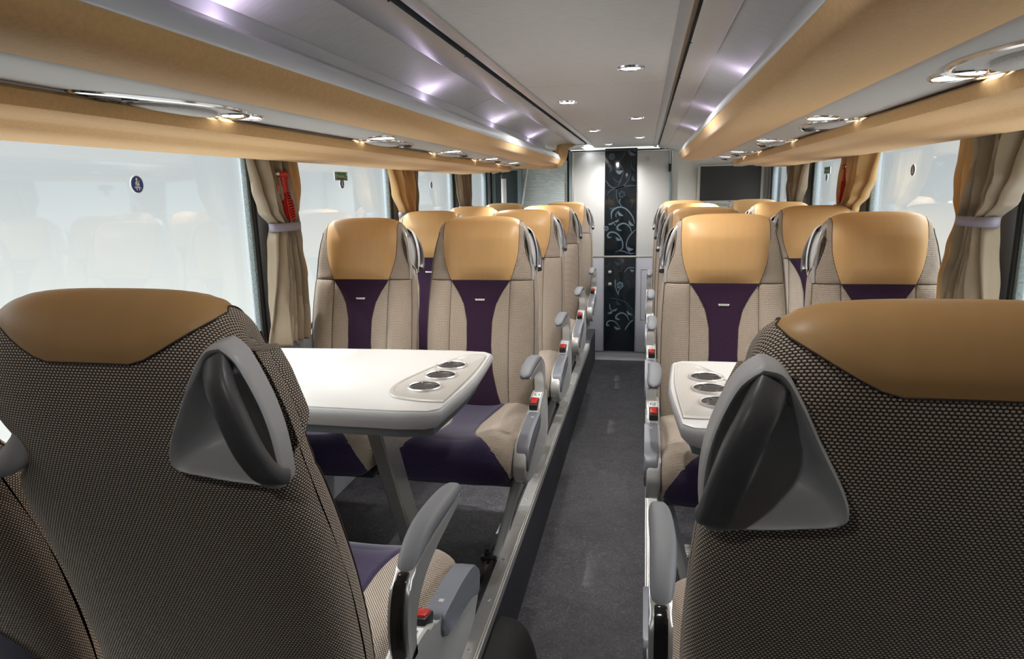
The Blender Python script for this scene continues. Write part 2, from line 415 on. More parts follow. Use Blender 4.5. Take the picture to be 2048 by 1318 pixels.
for x0, x1, z0, z1 in ((-.03, -.028, .09, .545), (-.03, .19, .543, .545), (-.03, .19, .09, .092)): mb.box(((x0+x1)/2+.215, -.0205, (z0+z1)/2-FLOOR), (max(x1-x0, .003), .002, max(z1-z0, .003)))
mb.build('hatch_seam', 'dark_blue_grey', lp)
dpart('divider_strip', [(-.625, .197, .653, .667, 0, .024, 0)], 'alu')
dpart('glass_edge', [(GX0-.006, GX0-.001, -.203, 1.58, 0, .024, 0), (GX1+.001, GX1+.006, -.203, 1.58, 0, .024, 0)], 'alu', .001)
dpart('door_frame', [(-.665, -.642, FLOOR+.02, 1.575, -.01, .05, 0), (-.641, -.628, FLOOR+.02, 1.575, -.01, .035, 1), (.199, .212, FLOOR+.02, 1.57, -.01, .04, 0), (-.66, .215, 1.567, 1.58, 0, .03, 2)], ['teal_grey', 'alu', 'dark_blue_grey'])
dpart('hinge', [(.185, .205, 1.385, 1.45, .015, .045, 0)], 'black')
up = dpart('upper_glass', [(GX0, GX1, .670, 1.59, 0, .022, 0)], 'glass_black'); lo = dpart('lower_glass', [(GX0, GX1, -.200, .650, 0, .022, 0)], 'glass_black')
def stroke(mb, pts, w0, w1, to, n=26, mi=0):
    P = spline(pts, n); rows = []
    for i, p in enumerate(P):
        t = P[min(i+1, n-1)]-P[max(i-1, 0)]; t.normalize(); nx = Vector((-t.y, t.x, 0)); w = w0+(w1-w0)*i/(n-1); w *= min(1, .15+1.7*math.sin(PI*(i+.5)/n))
        rows.append([to(p+nx*w), to(p-nx*w)])
    mb.grid(rows, mi)
def leaf(mb, a, b, w, to, mi=0):
    a = Vector((*a, 0)); b = Vector((*b, 0)); t = b-a; nx = Vector((-t.y, t.x, 0)).normalized(); rows = []
    for i in range(9):
        u = i/8; c = a+t*u+nx*w*.9*math.sin(PI*u); ww = w*math.sin(PI*u)**.8
        rows.append([to(c+nx*ww), to(c-nx*ww*.8)])
    mb.grid(rows, mi)
def flower(mb, c, r, to, mi=0):
    for k in range(6):
        a = k*PI/3+.3; d = Vector((math.cos(a), math.sin(a), 0)); nx = Vector((-d.y, d.x, 0)); c0 = Vector((*c, 0)); rows = []
        for i in range(5):
            u = .2+.8*i/4; w = r*.45*math.sin(PI*(.15+.75*i/4)); rows.append([to(c0+d*r*u+nx*w), to(c0+d*r*u-nx*w)])
        mb.grid(rows, mi)
def tf(z_top, z_bot, y0, y1):
    return lambda p: (GX0+.004+(p.x-500)/(845-500)*(GX1-GX0-.008)+.215, -.0228, (z_top+(p.y-y0)/(y1-y0)*(z_bot-z_top))-FLOOR)
to = tf(1.588, .672, 58, 1220); mb = MB()
for pts, a, b, mi in (([(712, 75), (700, 135), (660, 180), (600, 186)], 5, 5, 1), ([(505, 215), (545, 222), (562, 262), (545, 318)], 9, 4, 1), ([(625, 215), (672, 240), (697, 295), (690, 350), (650, 440), (625, 510), (630, 590), (665, 660), (692, 690)], 3, 6, 1), ([(505, 390), (545, 452), (610, 480), (690, 465), (750, 400), (782, 320)], 9, 6, 1), ([(510, 560), (560, 502), (640, 480), (720, 460), (842, 455)], 5, 8, 1), ([(780, 180), (790, 260), (825, 300)], 4, 5, 1),
                      ([(668, 590), (660, 640), (690, 684)], 3, 5, 0), ([(573, 820), (572, 745), (618, 697), (690, 688), (760, 730), (810, 800), (832, 870)], 9, 6, 0), ([(625, 800), (622, 760), (655, 728)], 4, 4, 0), ([(690, 945), (643, 930), (643, 893), (700, 865), (750, 880), (785, 920), (800, 975)], 12, 5, 0), ([(575, 1015), (540, 1020), (532, 985), (570, 960), (630, 975), (680, 1030), (702, 1090), (690, 1150), (615, 1185)], 11, 5, 0), ([(842, 935), (780, 1000), (746, 1070), (750, 1140), (800, 1216)], 6, 5, 0), ([(640, 1172), (700, 1172), (770, 1196), (838, 1200)], 4, 4, 0), ([(590, 360), (605, 395), (650, 412)], 3, 3, 1)):
    stroke(mb, pts, a, b, to, mi=mi)
for a, b, w, mi in (((610, 292), (697, 290), 22, 0), ((750, 75), (835, 130), 20, 0), ((640, 725), (708, 782), 16, 0), ((620, 1015), (692, 1045), 16, 0), ((765, 832), (828, 892), 16, 0), ((755, 1125), (825, 1150), 18, 0), ((540, 690), (605, 690), 14, 1), ((530, 872), (600, 845), 12, 0), ((600, 845), (652, 818), 12, 0), ((600, 850), (622, 892), 6, 0), ((800, 350), (838, 410), 18, 1), ((800, 60), (838, 90), 10, 0)): leaf(mb, a, b, w, to, mi)
for c, r, mi in (((570, 140), 36, 0), ((685, 548), 38, 1), ((512, 920), 30, 0)): flower(mb, c, r, to, mi)
mb.build('etched_ornament', ['etch', 'etch_dark'], up, smooth=False)
to = tf(.648, -.198, 145, 1165); mb = MB()
for pts, a, b, mi in (([(622, 375), (624, 450), (655, 540)], 7, 4, 0), ([(676, 470), (662, 500), (658, 545)], 3, 5, 0), ([(545, 580), (620, 585), (740, 622), (800, 680), (830, 720)], 4, 6, 1), ([(680, 815), (640, 805), (640, 770), (700, 740), (760, 772), (786, 830)], 12, 5, 0), ([(560, 880), (532, 880), (534, 845), (575, 828), (630, 845), (690, 920)], 11, 4, 0), ([(832, 815), (788, 855), (738, 930)], 6, 7, 0), ([(560, 640), (565, 690), (580, 715)], 5, 5, 0), ([(690, 245), (680, 290), (600, 250)], 4, 3, 1), ([(840, 250), (770, 250), (720, 300)], 5, 3, 0), ([(760, 390), (775, 440), (800, 480)], 3, 3, 1), ([(505, 240), (540, 225), (560, 180)], 4, 3, 1)):
    stroke(mb, pts, a, b, to, mi=mi)
for a, b, w, mi in (((610, 180), (695, 200), 20, 1), ((640, 610), (690, 650), 15, 1), ((755, 712), (822, 760), 15, 0), ((612, 890), (690, 915), 15, 0), ((532, 748), (600, 715), 12, 0), ((590, 715), (648, 688), 12, 0), ((790, 265), (838, 275), 14, 0)): leaf(mb, a, b, w, to, mi)
flower(mb, (677, 438), 40, to, 0)
mb.build('etched_ornament', ['etch', 'etch_dark'], lo, smooth=False)
for x, z, p in ((-.303, .522, lo), (-.302, .414, lo), (.007, 1.497, dr)):
    mb = MB(); mb.lathe([(.0005, -.04), (.010, -.039), (.016, -.033), (.017, -.026), (.014, -.02)], (x+.215, 0, z-FLOOR), 18, axis='y'); mb.build('door_knob', 'silver', p)

# ------------------------------------------------------------------ stairwell side of the rear: roller shutter, entry door and grab pole
mb = MB(); n = 62
prof = []
for i in range(n+1):
    z = .62+(1.50-.62)*i/n; prof += [(0.006*math.sin(PI*q), z+(1.50-.62)/n*q) for q in (0, .25, .5, .75)]
mb.grid([[(x, -d, z-.62) for d, z in prof] for x in (-.20, .20)])
t = empty('roller_shutter', 'ribbed silver roller shutter beyond the seats, beside the dark navy panels', 'shutter', (-.895, YR-.002, .62))
mb.build('slat_curtain', 'shutter', t, ang=80)
mb = MB(); mb.box((-.207, -.01, .44), (.014, .02, .88), .003); mb.box((.207, -.01, .44), (.014, .02, .88), .003); mb.build('guide_rail', 'alu', t)
t = empty('entry_door', 'narrow teal framed glass entry door in the stairwell, past the last curtain', 'door', (-1.31, 5.97, -.25))
mb = MB()
for x, w in ((-.02, .035), (.215, .04)): mb.box((x, 0, .86), (w, .05, 1.72), .008)
mb.box((.10, 0, 1.70), (.27, .05, .05), .008); mb.build('door_frame', 'teal_grey', t)
mb = MB(); mb.box((.10, .0, .86), (.21, .012, 1.66)); mb.build('glass_pane', 'door_glass', t, smooth=False)
mb = MB(); mb.tube([(.245, -.02, .9), (.225, -.03, 1.3), (.285, -.01, 1.69)], .010, 8); mb.build('closing_strut', 'silver', t)
t = empty('grab_pole', 'upright white grab pole standing in front of the dark entry door', 'pole', (-1.155, 5.55, -.25))
mb = MB(); mb.tube([(0, 0, 0), (0, 0, .8), (0, 0, 1.62)], .021, 14); mb.build('pole', 'white_paint', t)
mb = MB(); mb.lathe([(.024, 1.60), (.024, 1.63), (.014, 1.635), (.014, 1.74)], (0, 0, 0), 12); mb.box((.03, .0, 1.68), (.07, .014, .014), .003); mb.build('top_bracket', 'dark_blue_grey', t)
# dark plate beside the last curtain on the television side
mb = MB(); mb.box((1.05, YR-.012, 1.0), (.095, .02, .80), .003); tag(mb.build('corner_panel', 'dark_blue_grey'), 'slim dark grey corner panel between the white rear wall and the farthest curtain', 'panel')
# television
t = empty('television', 'flat dark television screen on the white rear wall', 'television', (.69, YR-.005, 1.115))
mb = MB(); mb.box((0, -.03, .155), (.535, .05, .325), .006); mb.build('bezel', 'tv_frame', t)
mb = MB(); mb.box((.0, -.057, .162), (.487, .004, .283), .001); mb.build('screen', 'screen', t)
mb = MB(); mb.box((0, -.0575, .010), (.03, .002, .004)); mb.build('status_lamp', 'dark_blue_grey', t)
mb = MB()
for sx_ in (-.275, .275):
    mb = MB(); mb.box((sx_, -.02, .16), (.008, .03, .26), .002)
    for z in (.05, .16, .27): mb.lathe([(.0005, -.04), (.005, -.04), (.006, -.034)], (sx_, 0, z), 8, axis='y')
    mb.build('mounting_rail', 'tv_frame', t)

# ------------------------------------------------------------------ seats
PROF = [(-.075, .40), (-.082, .50), (-.078, .60), (-.058, .72), (-.030, .83), (-.004, .915), (.0, .95), (.004, 1.02), (.012, 1.09), (.030, 1.135), (.062, 1.153), (.095, 1.142), (.118, 1.105), (.124, 1.05), (.118, .97), (.10, .88), (.075, .75), (.055, .62), (.045, .50), (.05, .38)]
MED = [(-.015, .40), (-.018, .50), (-.012, .60), (.005, .72), (.030, .83), (.050, .915), (.055, .95), (.062, 1.02), (.067, 1.075), (.068, 1.086), (.068, 1.09), (.068, 1.085), (.067, 1.075), (.065, 1.04), (.060, .97), (.045, .88), (.012, .75), (-.005, .62), (-.015, .50), (-.012, .38)]
WID = [(.36, .212), (.45, .216), (.60, .219), (.72, .219), (.83, .216), (.92, .210), (1.0, .200), (1.05, .188), (1.09, .172)]
NS = 400
_P = spline(PROF, NS); _M = spline(MED, NS); TOP = 10/19
NEXP = 3.2
def gauss(x, s): return math.exp(-(x/s)**2)
def seat_S(t, x, off=0, plain=False):
    k = min(max(t, 0), 1)*(NS-1); i = min(int(k), NS-2); u = k-i
    P = _P[i].lerp(_P[i+1], u); Md = _M[i].lerp(_M[i+1], u); w = lerp_table(WID, Md.y)
    q = max(-1, min(1, x/w)); ee = (1-abs(q)**NEXP)**(1/NEXP)
    d = P-Md; L = d.length
    pos = Md+d*(ee+off/max(L, .01)*min(1, ee*1.6))
    y, z = pos.x, pos.y
    if t < TOP-.04:
        ax = abs(x); zz = P.y
        m_ = max(0, min(1, (.95-zz)/.06))*ee
        y -= m_*.020*gauss(ax-.165, .045)                       # side bolsters
        y += m_*.010*max(0, 1-(ax/.115)**2)
        hm = max(0, min(1, (zz-.92)/.05))*max(0, min(1, (1.13-zz)/.05))*ee
        y -= hm*(.012*max(0, 1-(ax/.15)**4)-.004*gauss(ax-.145, .012))
        if not plain:
            y += (1 if zz < .92 else 0)*ee*.007*gauss(ax-.115, .0045)
            if ax > .112: y += ee*.006*gauss(zz-.92, .004)
    return (x, y, z)
def t_of_z(z, back=False):
    rng = range(NS-1, int(TOP*NS), -1) if back else range(0, int(TOP*NS))
    for i in rng:
        if _P[i].y >= z: return i/(NS-1)
    return TOP
T92 = t_of_z(.92)
def side_xs(w):
    xs = []
    for k in range(9):
        a = k/8*PI/2; xs.append(math.sin(a)**(2/NEXP))
    q = sorted(set([-v for v in xs]+xs)); out = [v*w for v in q if abs(v*w) > .14] + [s*v for v in (.0, .04, .08, .104, .1105, .115, .1195, .127, .137) for s in (1, -1)]
    return sorted(set(round(v, 6) for v in out if abs(v) <= w))
OUTL = [(.168, 1.113), (.150, 1.108), (.135, 1.084), (.116, 1.044), (.094, 1.0), (.086, .973), (.094, .960), (.125, .952), (.165, .942), (.200, .934), (.213, .945), (.216, 1.0), (.208, 1.05), (.190, 1.095)]
OUTP = spline(OUTL+[OUTL[0]], 64)[:-1]; OC = (.160, 1.012)
OANG = sorted((math.atan2(p.y-OC[1], p.x-OC[0]), math.hypot(p.x-OC[0], p.y-OC[1])) for p in OUTP)
OANG = [(OANG[-1][0]-2*PI, OANG[-1][1])]+OANG+[(OANG[0][0]+2*PI, OANG[0][1])]
def pocket_ratio(x, z): return math.hypot(x-OC[0], z-OC[1])/lerp_table(OANG, math.atan2(z-OC[1], x-OC[0]))
def back_pt(t, x, s, near):
    x0, y, z = seat_S(t, x)
    k = t*(NS-1); i = min(int(k), NS-2); w = lerp_table(WID, _M[i].lerp(_M[i+1], k-i).y)
    if t > TOP+.02 and x*s > 0:
        f = pocket_ratio(x*s, z)
        y -= .045*max(0, min(1, (.84-f)/.10))                       # hollow behind the handle pocket
    if t < TOP and x*s > 0: x0 -= 0 if near else s*.017*gauss(z-1.03, .055)*(abs(x)/w)**2.5
    if near and x*s < 0: x0 += s*.045*gauss(z-.955, .042)*(abs(x)/w)**3
    return (x0, y, z)
def make_backrest(parent, s, near):
    ts = sorted(set([i/70 for i in range(71)]+[TOP+.02+i*.0052 for i in range(50)]+[T92+d for d in (-.004, -.002, 0, .002, .004)]))
    rows, uv = [], []; N0 = None; vacc = 0; prev = None
    nin = [.0, .03, .06, .08, .092, .104, .1105, .115, .1195, .127, .137]
    for t in ts:
        k = t*(NS-1); i = min(int(k), NS-2); w = lerp_table(WID, _M[i].lerp(_M[i+1], k-i).y)
        outer = [.137+(w-.137)*math.sin(a*PI/14)**.62 for a in range(1, 8)]
        xs = [-v for v in reversed(outer)]+[-v for v in reversed(nin[1:])]+nin+outer
        r = [back_pt(t, x, s, near) for x in xs]; c = Vector(r[len(r)//2])
        if prev is not None: vacc += (c-prev).length
        prev = c; us = []; acc = 0; mid = len(r)//2
        d = [0]
        for a in range(1, len(r)): d.append(d[-1]+(Vector(r[a])-Vector(r[a-1])).length)
        uv.append([(v-d[mid], vacc) for v in d]); rows.append(r)
    mb = MB(); mb.grid(rows, uv=uv)
    o = mb.build('backrest', 'fabric', parent, ang=60)
    mb = MB(); zs = [.46+.69*i/60 for i in range(61)]
    for q in (-.955, .955):
        path = []
        for z in zs:
            t = t_of_z(z) if z < 1.12 else t_of_z(1.12)+(z-1.12)*.4; k = t*(NS-1); i = min(int(k), NS-2); w = lerp_table(WID, _M[i].lerp(_M[i+1], k-i).y)
            p = back_pt(t, q*w, s, near); path.append((p[0]*1.004, p[1]-.001, p[2]))
        mb.tube(path[:-3], .0013, 5)
    for sx_ in (-1, 1):
        mb.tube([back_pt(T92, sx_*(.118+(.196-.118)*i/10), s, near) for i in range(11)], .0016, 5)
        mb.tube([back_pt(t_of_z(z), sx_*.115, s, near) for z in zs if z < .92], .0016, 5)
    mb.build('seam_piping', 'seam', parent)
    return o
def overlay(name, fn_t, fn_h, na, nb, off, mats, parent, seam=True):
    rows, uv = [], []
    for i in range(na+1):
        a = i/na; r = []; 
        for j in range(nb+1):
            b = -1+2*j/nb; t = fn_t(a, b); h = fn_h(t, a); x = b*h
            o = -.0015+off*min(1, (1-abs(b))*7)*min(1, (.04+min(a, 1-a))*12)
            r.append(seat_S(t, x, o+.0022, True))
        rows.append(r); uv.append([(p[0], p[2]) for p in r])
    mb = MB(); mb.grid(rows, uv=uv)
    if seam:
        edge = [r[0] for r in rows]+rows[-1][1:-1]+[r[-1] for r in reversed(rows)]
        mb.tube(edge, .0010, 6, mi=1)
    return mb.build(name, mats, parent, ang=60)
H_PURPLE = [(.44, .088), (.50, .070), (.58, .054), (.68, .047), (.77, .049), (.83, .062), (.87, .082), (.92, .1145)]
H_ORANGE = [(.92, .115), (.95, .127), (.99, .139), (1.03, .146), (1.08, .148), (1.16, .146)]
def zof(t): k = t*(NS-1); i = min(int(k), NS-2); return _P[i].lerp(_P[i+1], k-i).y
def cush_S(t, x, off=0):
    k = t*(len(CP)-1); i = min(int(k), len(CP)-2); u = k-i
    P = CP[i].lerp(CP[i+1], u); Md = CM[i].lerp(CM[i+1], u); w = .221-.012*max(0, (-Md.x-.40)/.1)
    q = max(-1, min(1, x/w)); ee = (1-abs(q)**4.5)**(1/4.5); d = P-Md
    pos = Md+d*(ee+off/max(d.length, .01)*min(1, ee*1.5)); y, z = pos.x, pos.y
    if P.y > .42:
        ax = abs(x); wt = max(0, min(1, (P.x+.54)/.06))
        z += wt*ee*(.020*gauss(ax-.155, .06)-.010*max(0, 1-(ax/.11)**2))
        g = lerp_table([(-.6, .12), (-.48, .165), (-.3, .135), (-.05, .15)], P.x)
        z -= ee*.005*gauss(ax-g, .005)
    return (x, y, z)
CP = spline([(-.045, .452), (-.15, .448), (-.28, .452), (-.40, .464), (-.47, .468), (-.515, .455), (-.540, .425), (-.547, .385), (-.538, .348), (-.515, .332), (-.40, .328), (-.05, .328)], 200)
CM = spline([(-.07, .39), (-.15, .392), (-.28, .395), (-.40, .40), (-.455, .405), (-.475, .405), (-.485, .40), (-.488, .39), (-.485, .38), (-.475, .375), (-.40, .372), (-.07, .372)], 200)
SETRA = None
def make_seat(s, aisle, near=False, side_word=''):
    """s: +1 when the gangway is on the seat's own +x side. Faces -y."""
    root = empty('passenger_seat', '', 'seat')
    rec = []
    br = make_backrest(root, s, near); rec.append(br); rec.append(root.children[-1] if root.children[-1] is not br else root.children[0])
    pp = overlay('center_panel', lambda a, b: t_of_z(.44)+(T92-t_of_z(.44))*a, lambda t, a: lerp_table(H_PURPLE, zof(t)), 44, 14, .003, ['purple', 'seam'], root); rec.append(pp)
    def torange(a, b):
        q = max(0, min(1, (abs(b)-.36)/.64)); zb = 1.086+.0658*q**1.35
        return T92+.002+(t_of_z(zb, True)-T92-.002)*a
    hc = overlay('headrest_cover', torange, lambda t, a: lerp_table(H_ORANGE, zof(t)) if t < TOP else (.146+.014*min(1, (t-TOP)/.05)), 60, 18, .004, ['leather', 'seam'], root); rec.append(hc)
    # badge
    mb = MB(); yb = seat_S(t_of_z(.848), 0, .003, True)[1]
    tilt = Matrix.Rotation(-.24, 4, 'X')
    def bf(x, z, d=0): v = tilt @ Vector((x, -d, z)); return (v.x, v.y+yb-.003, v.z+.848)
    mb.prism([(-.0195, .0035), (.0195, .0035), (.0165, -.0035), (-.0165, -.0035)], 'y', -.002, .002, .0006, fn=lambda c: bf(c.x, c.z, -c.y))
    bd = mb.build('badge', 'badge_plate', pp); mb = MB(); add_text(mb, 'SETRA', .0058, lambda x, y: bf(x, y, .0024), spacing=1.35, sx=1.25)
    mb.build('badge_lettering', 'black', bd, smooth=False)
    # grab handle and its pocket on the rear corner, gangway side
    P = OUTP; cx, cz_ = OC
    def yb_at(x, z):
        tt = t_of_z(min(z, 1.12), True); w = lerp_table(WID, min(z, 1.09)); xx = min(abs(x), w*.86); return seat_S(tt, xx)[1]
    rows = []
    for f_, dy in ((1.0, -.012), (1.0, .010), (.985, .0155), (.95, .0175), (.91, .015), (.87, .008), (.80, -.008), (.66, -.026), (.42, -.035), (.12, -.037), (.001, -.037)):
        sq = 1 if near else .80
        rows.append([(s*(cx+(p.x-cx)*f_*(sq if p.x > cx else 1)), yb_at(cx+(p.x-cx)*f_, cz_+(p.y-cz_)*f_)+dy, cz_+(p.y-cz_)*f_) for p in P])
    mb = MB(); mb.grid(rows, closed=True); pk = mb.build('handle_pocket', 'handle_plastic', root, ang=50); rec.append(pk)
    path = [(.160, .118, 1.092), (.172, .138, 1.072), (.187, .147, 1.04), (.197, .144, 1.0), (.202, .128, .965), (.203, .108, .950)]
    pth = spline([(s*a, b, c) for a, b, c in path], 24); rows = []
    for i, p in enumerate(pth):
        t_ = (pth[min(i+1, 23)]-pth[max(i-1, 0)]).normalized(); A = t_.cross(Vector((0, 1, 0))).normalized(); B = A.cross(t_)
        rows.append([p+A*.0165*abs(math.cos(q))**.6*(1 if math.cos(q) > 0 else -1)+B*.011*abs(math.sin(q))**.7*(1 if math.sin(q) > 0 else -1) for q in [k*2*PI/16 for k in range(16)]])
    mb = MB(); mb.grid(rows, closed=True, caps=True); gh = mb.build('grab_handle', 'dark_grip', root, ang=50); rec.append(gh)
    path = [(.156, .050, 1.112), (.172, .045, 1.09), (.184, .036, 1.05), (.191, .030, 1.0), (.196, .028, .96), (.197, .022, .92)]
    if not near:
        mb = MB(); mb.tube(spline([(s*a, b, c) for a, b, c in path], 20), .0055, 10, flat=(1, 1.8)); mb.build('handle_rim', 'light_silver', root)
    if near and aisle:
        mb = MB(); pth = spline([(-s*.142, .080, 1.0), (-s*.146, .098, .968), (-s*.164, .108, .947), (-s*.20, .110, .935), (-s*.24, .10, .925)], 20)
        mb.tube(pth, [.010, .012, .013, .0135]+[.0135]*12+[.013, .012, .011, .010], 12, flat=(1, 1.3)); rec.append(mb.build('side_bracket', 'handle_plastic', root))
    for o in rec:
        if near:
            o.location = Matrix.Rotation(0, 3, 'X') @ Vector((0, 0, 0))
    # cushion
    rows, uv, va, prev = [], [], 0, None
    for i in range(101):
        t = i/100; r = []
        w = .221
        xs = [w*(1 if k > 0 else -1)*abs(math.sin(k/16*PI/2))**.75 for k in range(-16, 17)]
        r = [cush_S(t, x) for x in xs]; c = Vector(r[16]); va += (c-prev).length if prev else 0; prev = c
        d = [0]
        for a in range(1, len(r)): d.append(d[-1]+(Vector(r[a])-Vector(r[a-1])).length)
        uv.append([(v-d[16], va) for v in d]); rows.append(r)
    mb = MB(); mb.grid(rows, uv=uv); cs = mb.build('cushion', 'fabric', root, ang=60)
    HT = [(0, .12), (.09, .078), (.18, .055), (.27, .064), (.34, .085), (.40, .110), (.4545, .136), (.50, .156), (.545, .172), (.60, .188), (.66, .2), (.8, .207)]
    HS = [sum(lerp_table(HT, (i/110+q*.006)*.80) for q in range(-4, 5))/9 for i in range(111)]
    rows = []
    for i in range(111):
        t = i/110*.80; k = t*(len(CP)-1); k0 = min(int(k), len(CP)-2); yy = CP[k0].lerp(CP[k0+1], k-k0)
        h = HS[i]
        rows.append([cush_S(t, h*(-1+2*j/30), .0012+.0035*min(1, (1-abs(-1+2*j/30))*8)) for j in range(31)])
    mb = MB(); mb.grid(rows); mb.build('cushion_panel', ['plum_cushion'], cs, ang=60)
    # frame under the cushion
    mb = MB(); mb.box((0, -.26, .312), (.40, .40, .03), .006); mb.box((0, -.33, .285), (.44, .05, .045), .006); mb.box((0, -.12, .285), (.44, .05, .045), .006); mb.box((s*.10, -.02, .40), (.05, .05, .16), .01); mb.box((-s*.16, -.02, .40), (.05, .05, .16), .01)
    mb.build('seat_frame', 'dark_blue_grey', root)
    if aisle:
        def sp(name, outline, x0, x1, bev, mats, fn=None):
            mb = MB(); a, b = sorted((s*x0, s*x1)); mb.prism(outline, 'x', a, b, bev, fn=fn, seg=3); return mb.build(name, mats, root)
        side = [(p.x, p.y) for p in spline([(-.03, .33), (-.02, .47), (-.06, .52), (-.17, .512), (-.25, .475), (-.40, .462), (-.485, .440), (-.520, .395), (-.505, .345), (-.44, .318), (-.28, .30), (-.12, .30), (-.03, .33)], 50)][:-1]
        sd = sp('side_cover', side, .213, .256, .008, 'light_silver')
        mb = MB(); rec_o = [(p.x, p.y) for p in spline([(-.245, .487), (-.38, .477), (-.475, .452), (-.507, .405), (-.492, .372), (-.43, .40), (-.30, .425), (-.245, .44), (-.235, .465), (-.245, .487)], 44)][:-1]
        a, b = sorted((s*.2205, s*.2625)); mb.prism(rec_o, 'x', a, b, .006, seg=3); rb = mb.build('recline_button', 'button_grey', root)
        mb = MB(); mb.box((s*.2415, -.29, .4845), (.010, .010, .001)); mb.build('button_symbol', 'button_mark', rb); mb = MB(); mb.box((s*.2415, -.43, .4655), (.012, .004, .001)); mb.build('button_symbol', 'button_mark', rb)
        # belt buckle
        rt = Matrix.Rotation(.28, 3, 'X')
        mb = MB(); mb.box((s*.2325, -.200, .503), (.030, .052, .024), .004, rot=rt); bk = mb.build('belt_buckle', 'black', root)
        mb = MB(); mb.box((s*.2335, -.203, .515), (.023, .036, .008), .003, rot=rt); mb.build('release_button', 'red', bk)
        mb = MB(); mb.box((s*.2345, -.138, .516), (.032, .050, .006), .002, rot=Matrix.Rotation(.10, 3, 'X')); il = mb.build('instruction_label', 'sticker_white', root)
        mb = MB()
        for dx, dy, w_, l_ in ((-.007, .006, .006, .014), (.002, .008, .004, .008), (.008, -.004, .004, .016), (-.004, -.012, .010, .004)): mb.box((s*(.2345+dx), -.138+dy, .5193), (w_, l_, .0008))
        mb.build('label_symbols', 'grey_plastic', il)
        # armrest: curved arm and padded top
        arm = [(p.x, p.y) for p in spline([(-.085, .50), (-.074, .56), (-.084, .615), (-.112, .648), (-.17, .656), (-.28, .656), (-.385, .658), (-.40, .651), (-.37, .642), (-.24, .630), (-.165, .612), (-.125, .58), (-.112, .54), (-.115, .50)], 60)]
        sp('armrest_frame', arm, .222, .256, .006, 'silver')
        mb = MB(); core = [(p.x, p.y) for p in spline([(-.076, .50), (-.066, .56), (-.077, .618), (-.105, .650), (-.125, .64), (-.105, .60), (-.095, .55), (-.10, .50)], 30)]
        a, b = sorted((s*.229, s*.249)); mb.prism(core, 'x', a, b, .003); mb.build('armrest_spine', 'black_gloss', root)
        rows = []; n = 22
        for i in range(n+1):
            u = i/n; y = -.425+.315*u; bend = -.006*math.sin(PI*u)
            w = .0215*(1-abs(2*u-1)**9)**.5*(.84+.16*math.sin(PI*min(1, u*1.1)))+.0008; h = .013*(1-abs(2*u-1)**6)**.5+.0006
            zc = .672-.028*max(0, (u-.55)/.45)**2-.010*(1-u)**2
            rows.append([(s*(.239+bend)+w*(abs(math.cos(q))**.7)*(1 if math.cos(q) > 0 else -1), y, zc+h*(abs(math.sin(q))**.8)*(1 if math.sin(q) > 0 else -1)) for q in [k*2*PI/20 for k in range(20)]])
        mb = MB(); mb.grid(rows, closed=True, caps=True); mb.build('armrest_pad', 'pad_grey', root, ang=60)
        # floor leg
        secs = []
        for z, cy, ly, cx_, lx in ((.315, -.30, .20, .205, .044), (.26, -.31, .165, .193, .040), (.17, -.315, .13, .168, .034), (.08, -.32, .135, .143, .034), (.0, -.325, .165, .122, .036)):
            secs.append([(s*(cx_+lx*.5*(abs(math.cos(q))**.45)*(1 if math.cos(q) > 0 else -1)), cy+ly*.5*(abs(math.sin(q))**.45)*(1 if math.sin(q) > 0 else -1), z) for q in [k*2*PI/28 for k in range(28)]])
        R2 = []
        for j in range(28):
            R2.append(spline([sec[j] for sec in secs], 14))
        rows = [[R2[j][i] for j in range(28)] for i in range(14)]
        mb = MB(); mb.grid(rows, closed=True, caps=True); lg = mb.build('leg', 'light_silver', root, ang=50)
        ov = []
        for k in range(26):
            q = k*2*PI/26; zz = .155+.095*math.sin(q); fcx = .205-(.315-zz)*.27+.0215; ov.append((s*(fcx-.003), -.305+.035*math.cos(q)*(.7+.3*math.sin(q)), zz))
        mb = MB(); c = Vector((0, 0, 0))
        for p in ov: c += Vector(p)/26
        rows = [[Vector(p) for p in ov], [Vector(p)+Vector((s*.003, 0, 0)) for p in ov], [c+(Vector(p)-c)*.86+Vector((s*.003, 0, 0)) for p in ov], [c+(Vector(p)-c)*.8+Vector((-s*.001, 0, 0)) for p in ov], [c+(Vector(p)-c)*.05+Vector((-s*.001, 0, 0)) for p in ov]]
        mb.grid(rows, closed=True); mb.build('leg_recess', 'grey_plastic', lg)
        mb = MB(); mb.box((s*.100, -.395, .008), (.055, .05, .012), .004); mb.lathe([(.011, .012), (.011, .026), (.007, .028), (.007, .036), (.0005, .037)], (s*.094, -.40, 0), 8); mb.build('mounting_bolt', 'black', root)
        mb = MB(); mb.box((s*.105, -.20, .005), (.034, .085, .007), .003)
        for dy in (-.028, .028): mb.lathe([(.009, .008), (.009, .013), (.006, .0135), (.005, .011), (.0005, .011)], (s*.105, -.20+dy, 0), 10)
        mb.build('mounting_plate', 'silver', root)
    else:
        if near:
            mb = MB(); mb.tube([(s*.225, .03, .43), (s*.232, .045, .47), (s*.232, .06, .50)], [.016, .019, .012], 12); mb.build('recline_lever', 'dark_grip', root)
            # darker lower back panel
            rows = []
            for i in range(13):
                z = .40+.275*i/12; tb = t_of_z(z, True); x1 = lerp_table([(.40, .205), (.52, .19), (.58, .155), (.64, .10), (.68, .05)], z)
                rows.append([seat_S(tb, s*(-.19+(x1+.19)*j/10), .004) for j in range(11)])
            mb = MB(); mb.grid(rows); rec.append(mb.build('lower_back_panel', 'plum_cushion', root)); 
        mb = MB(); mb.box((-s*.20, -.26, .20), (.045, .10, .26), .012); mb.build('wall_bracket', 'light_silver', root)
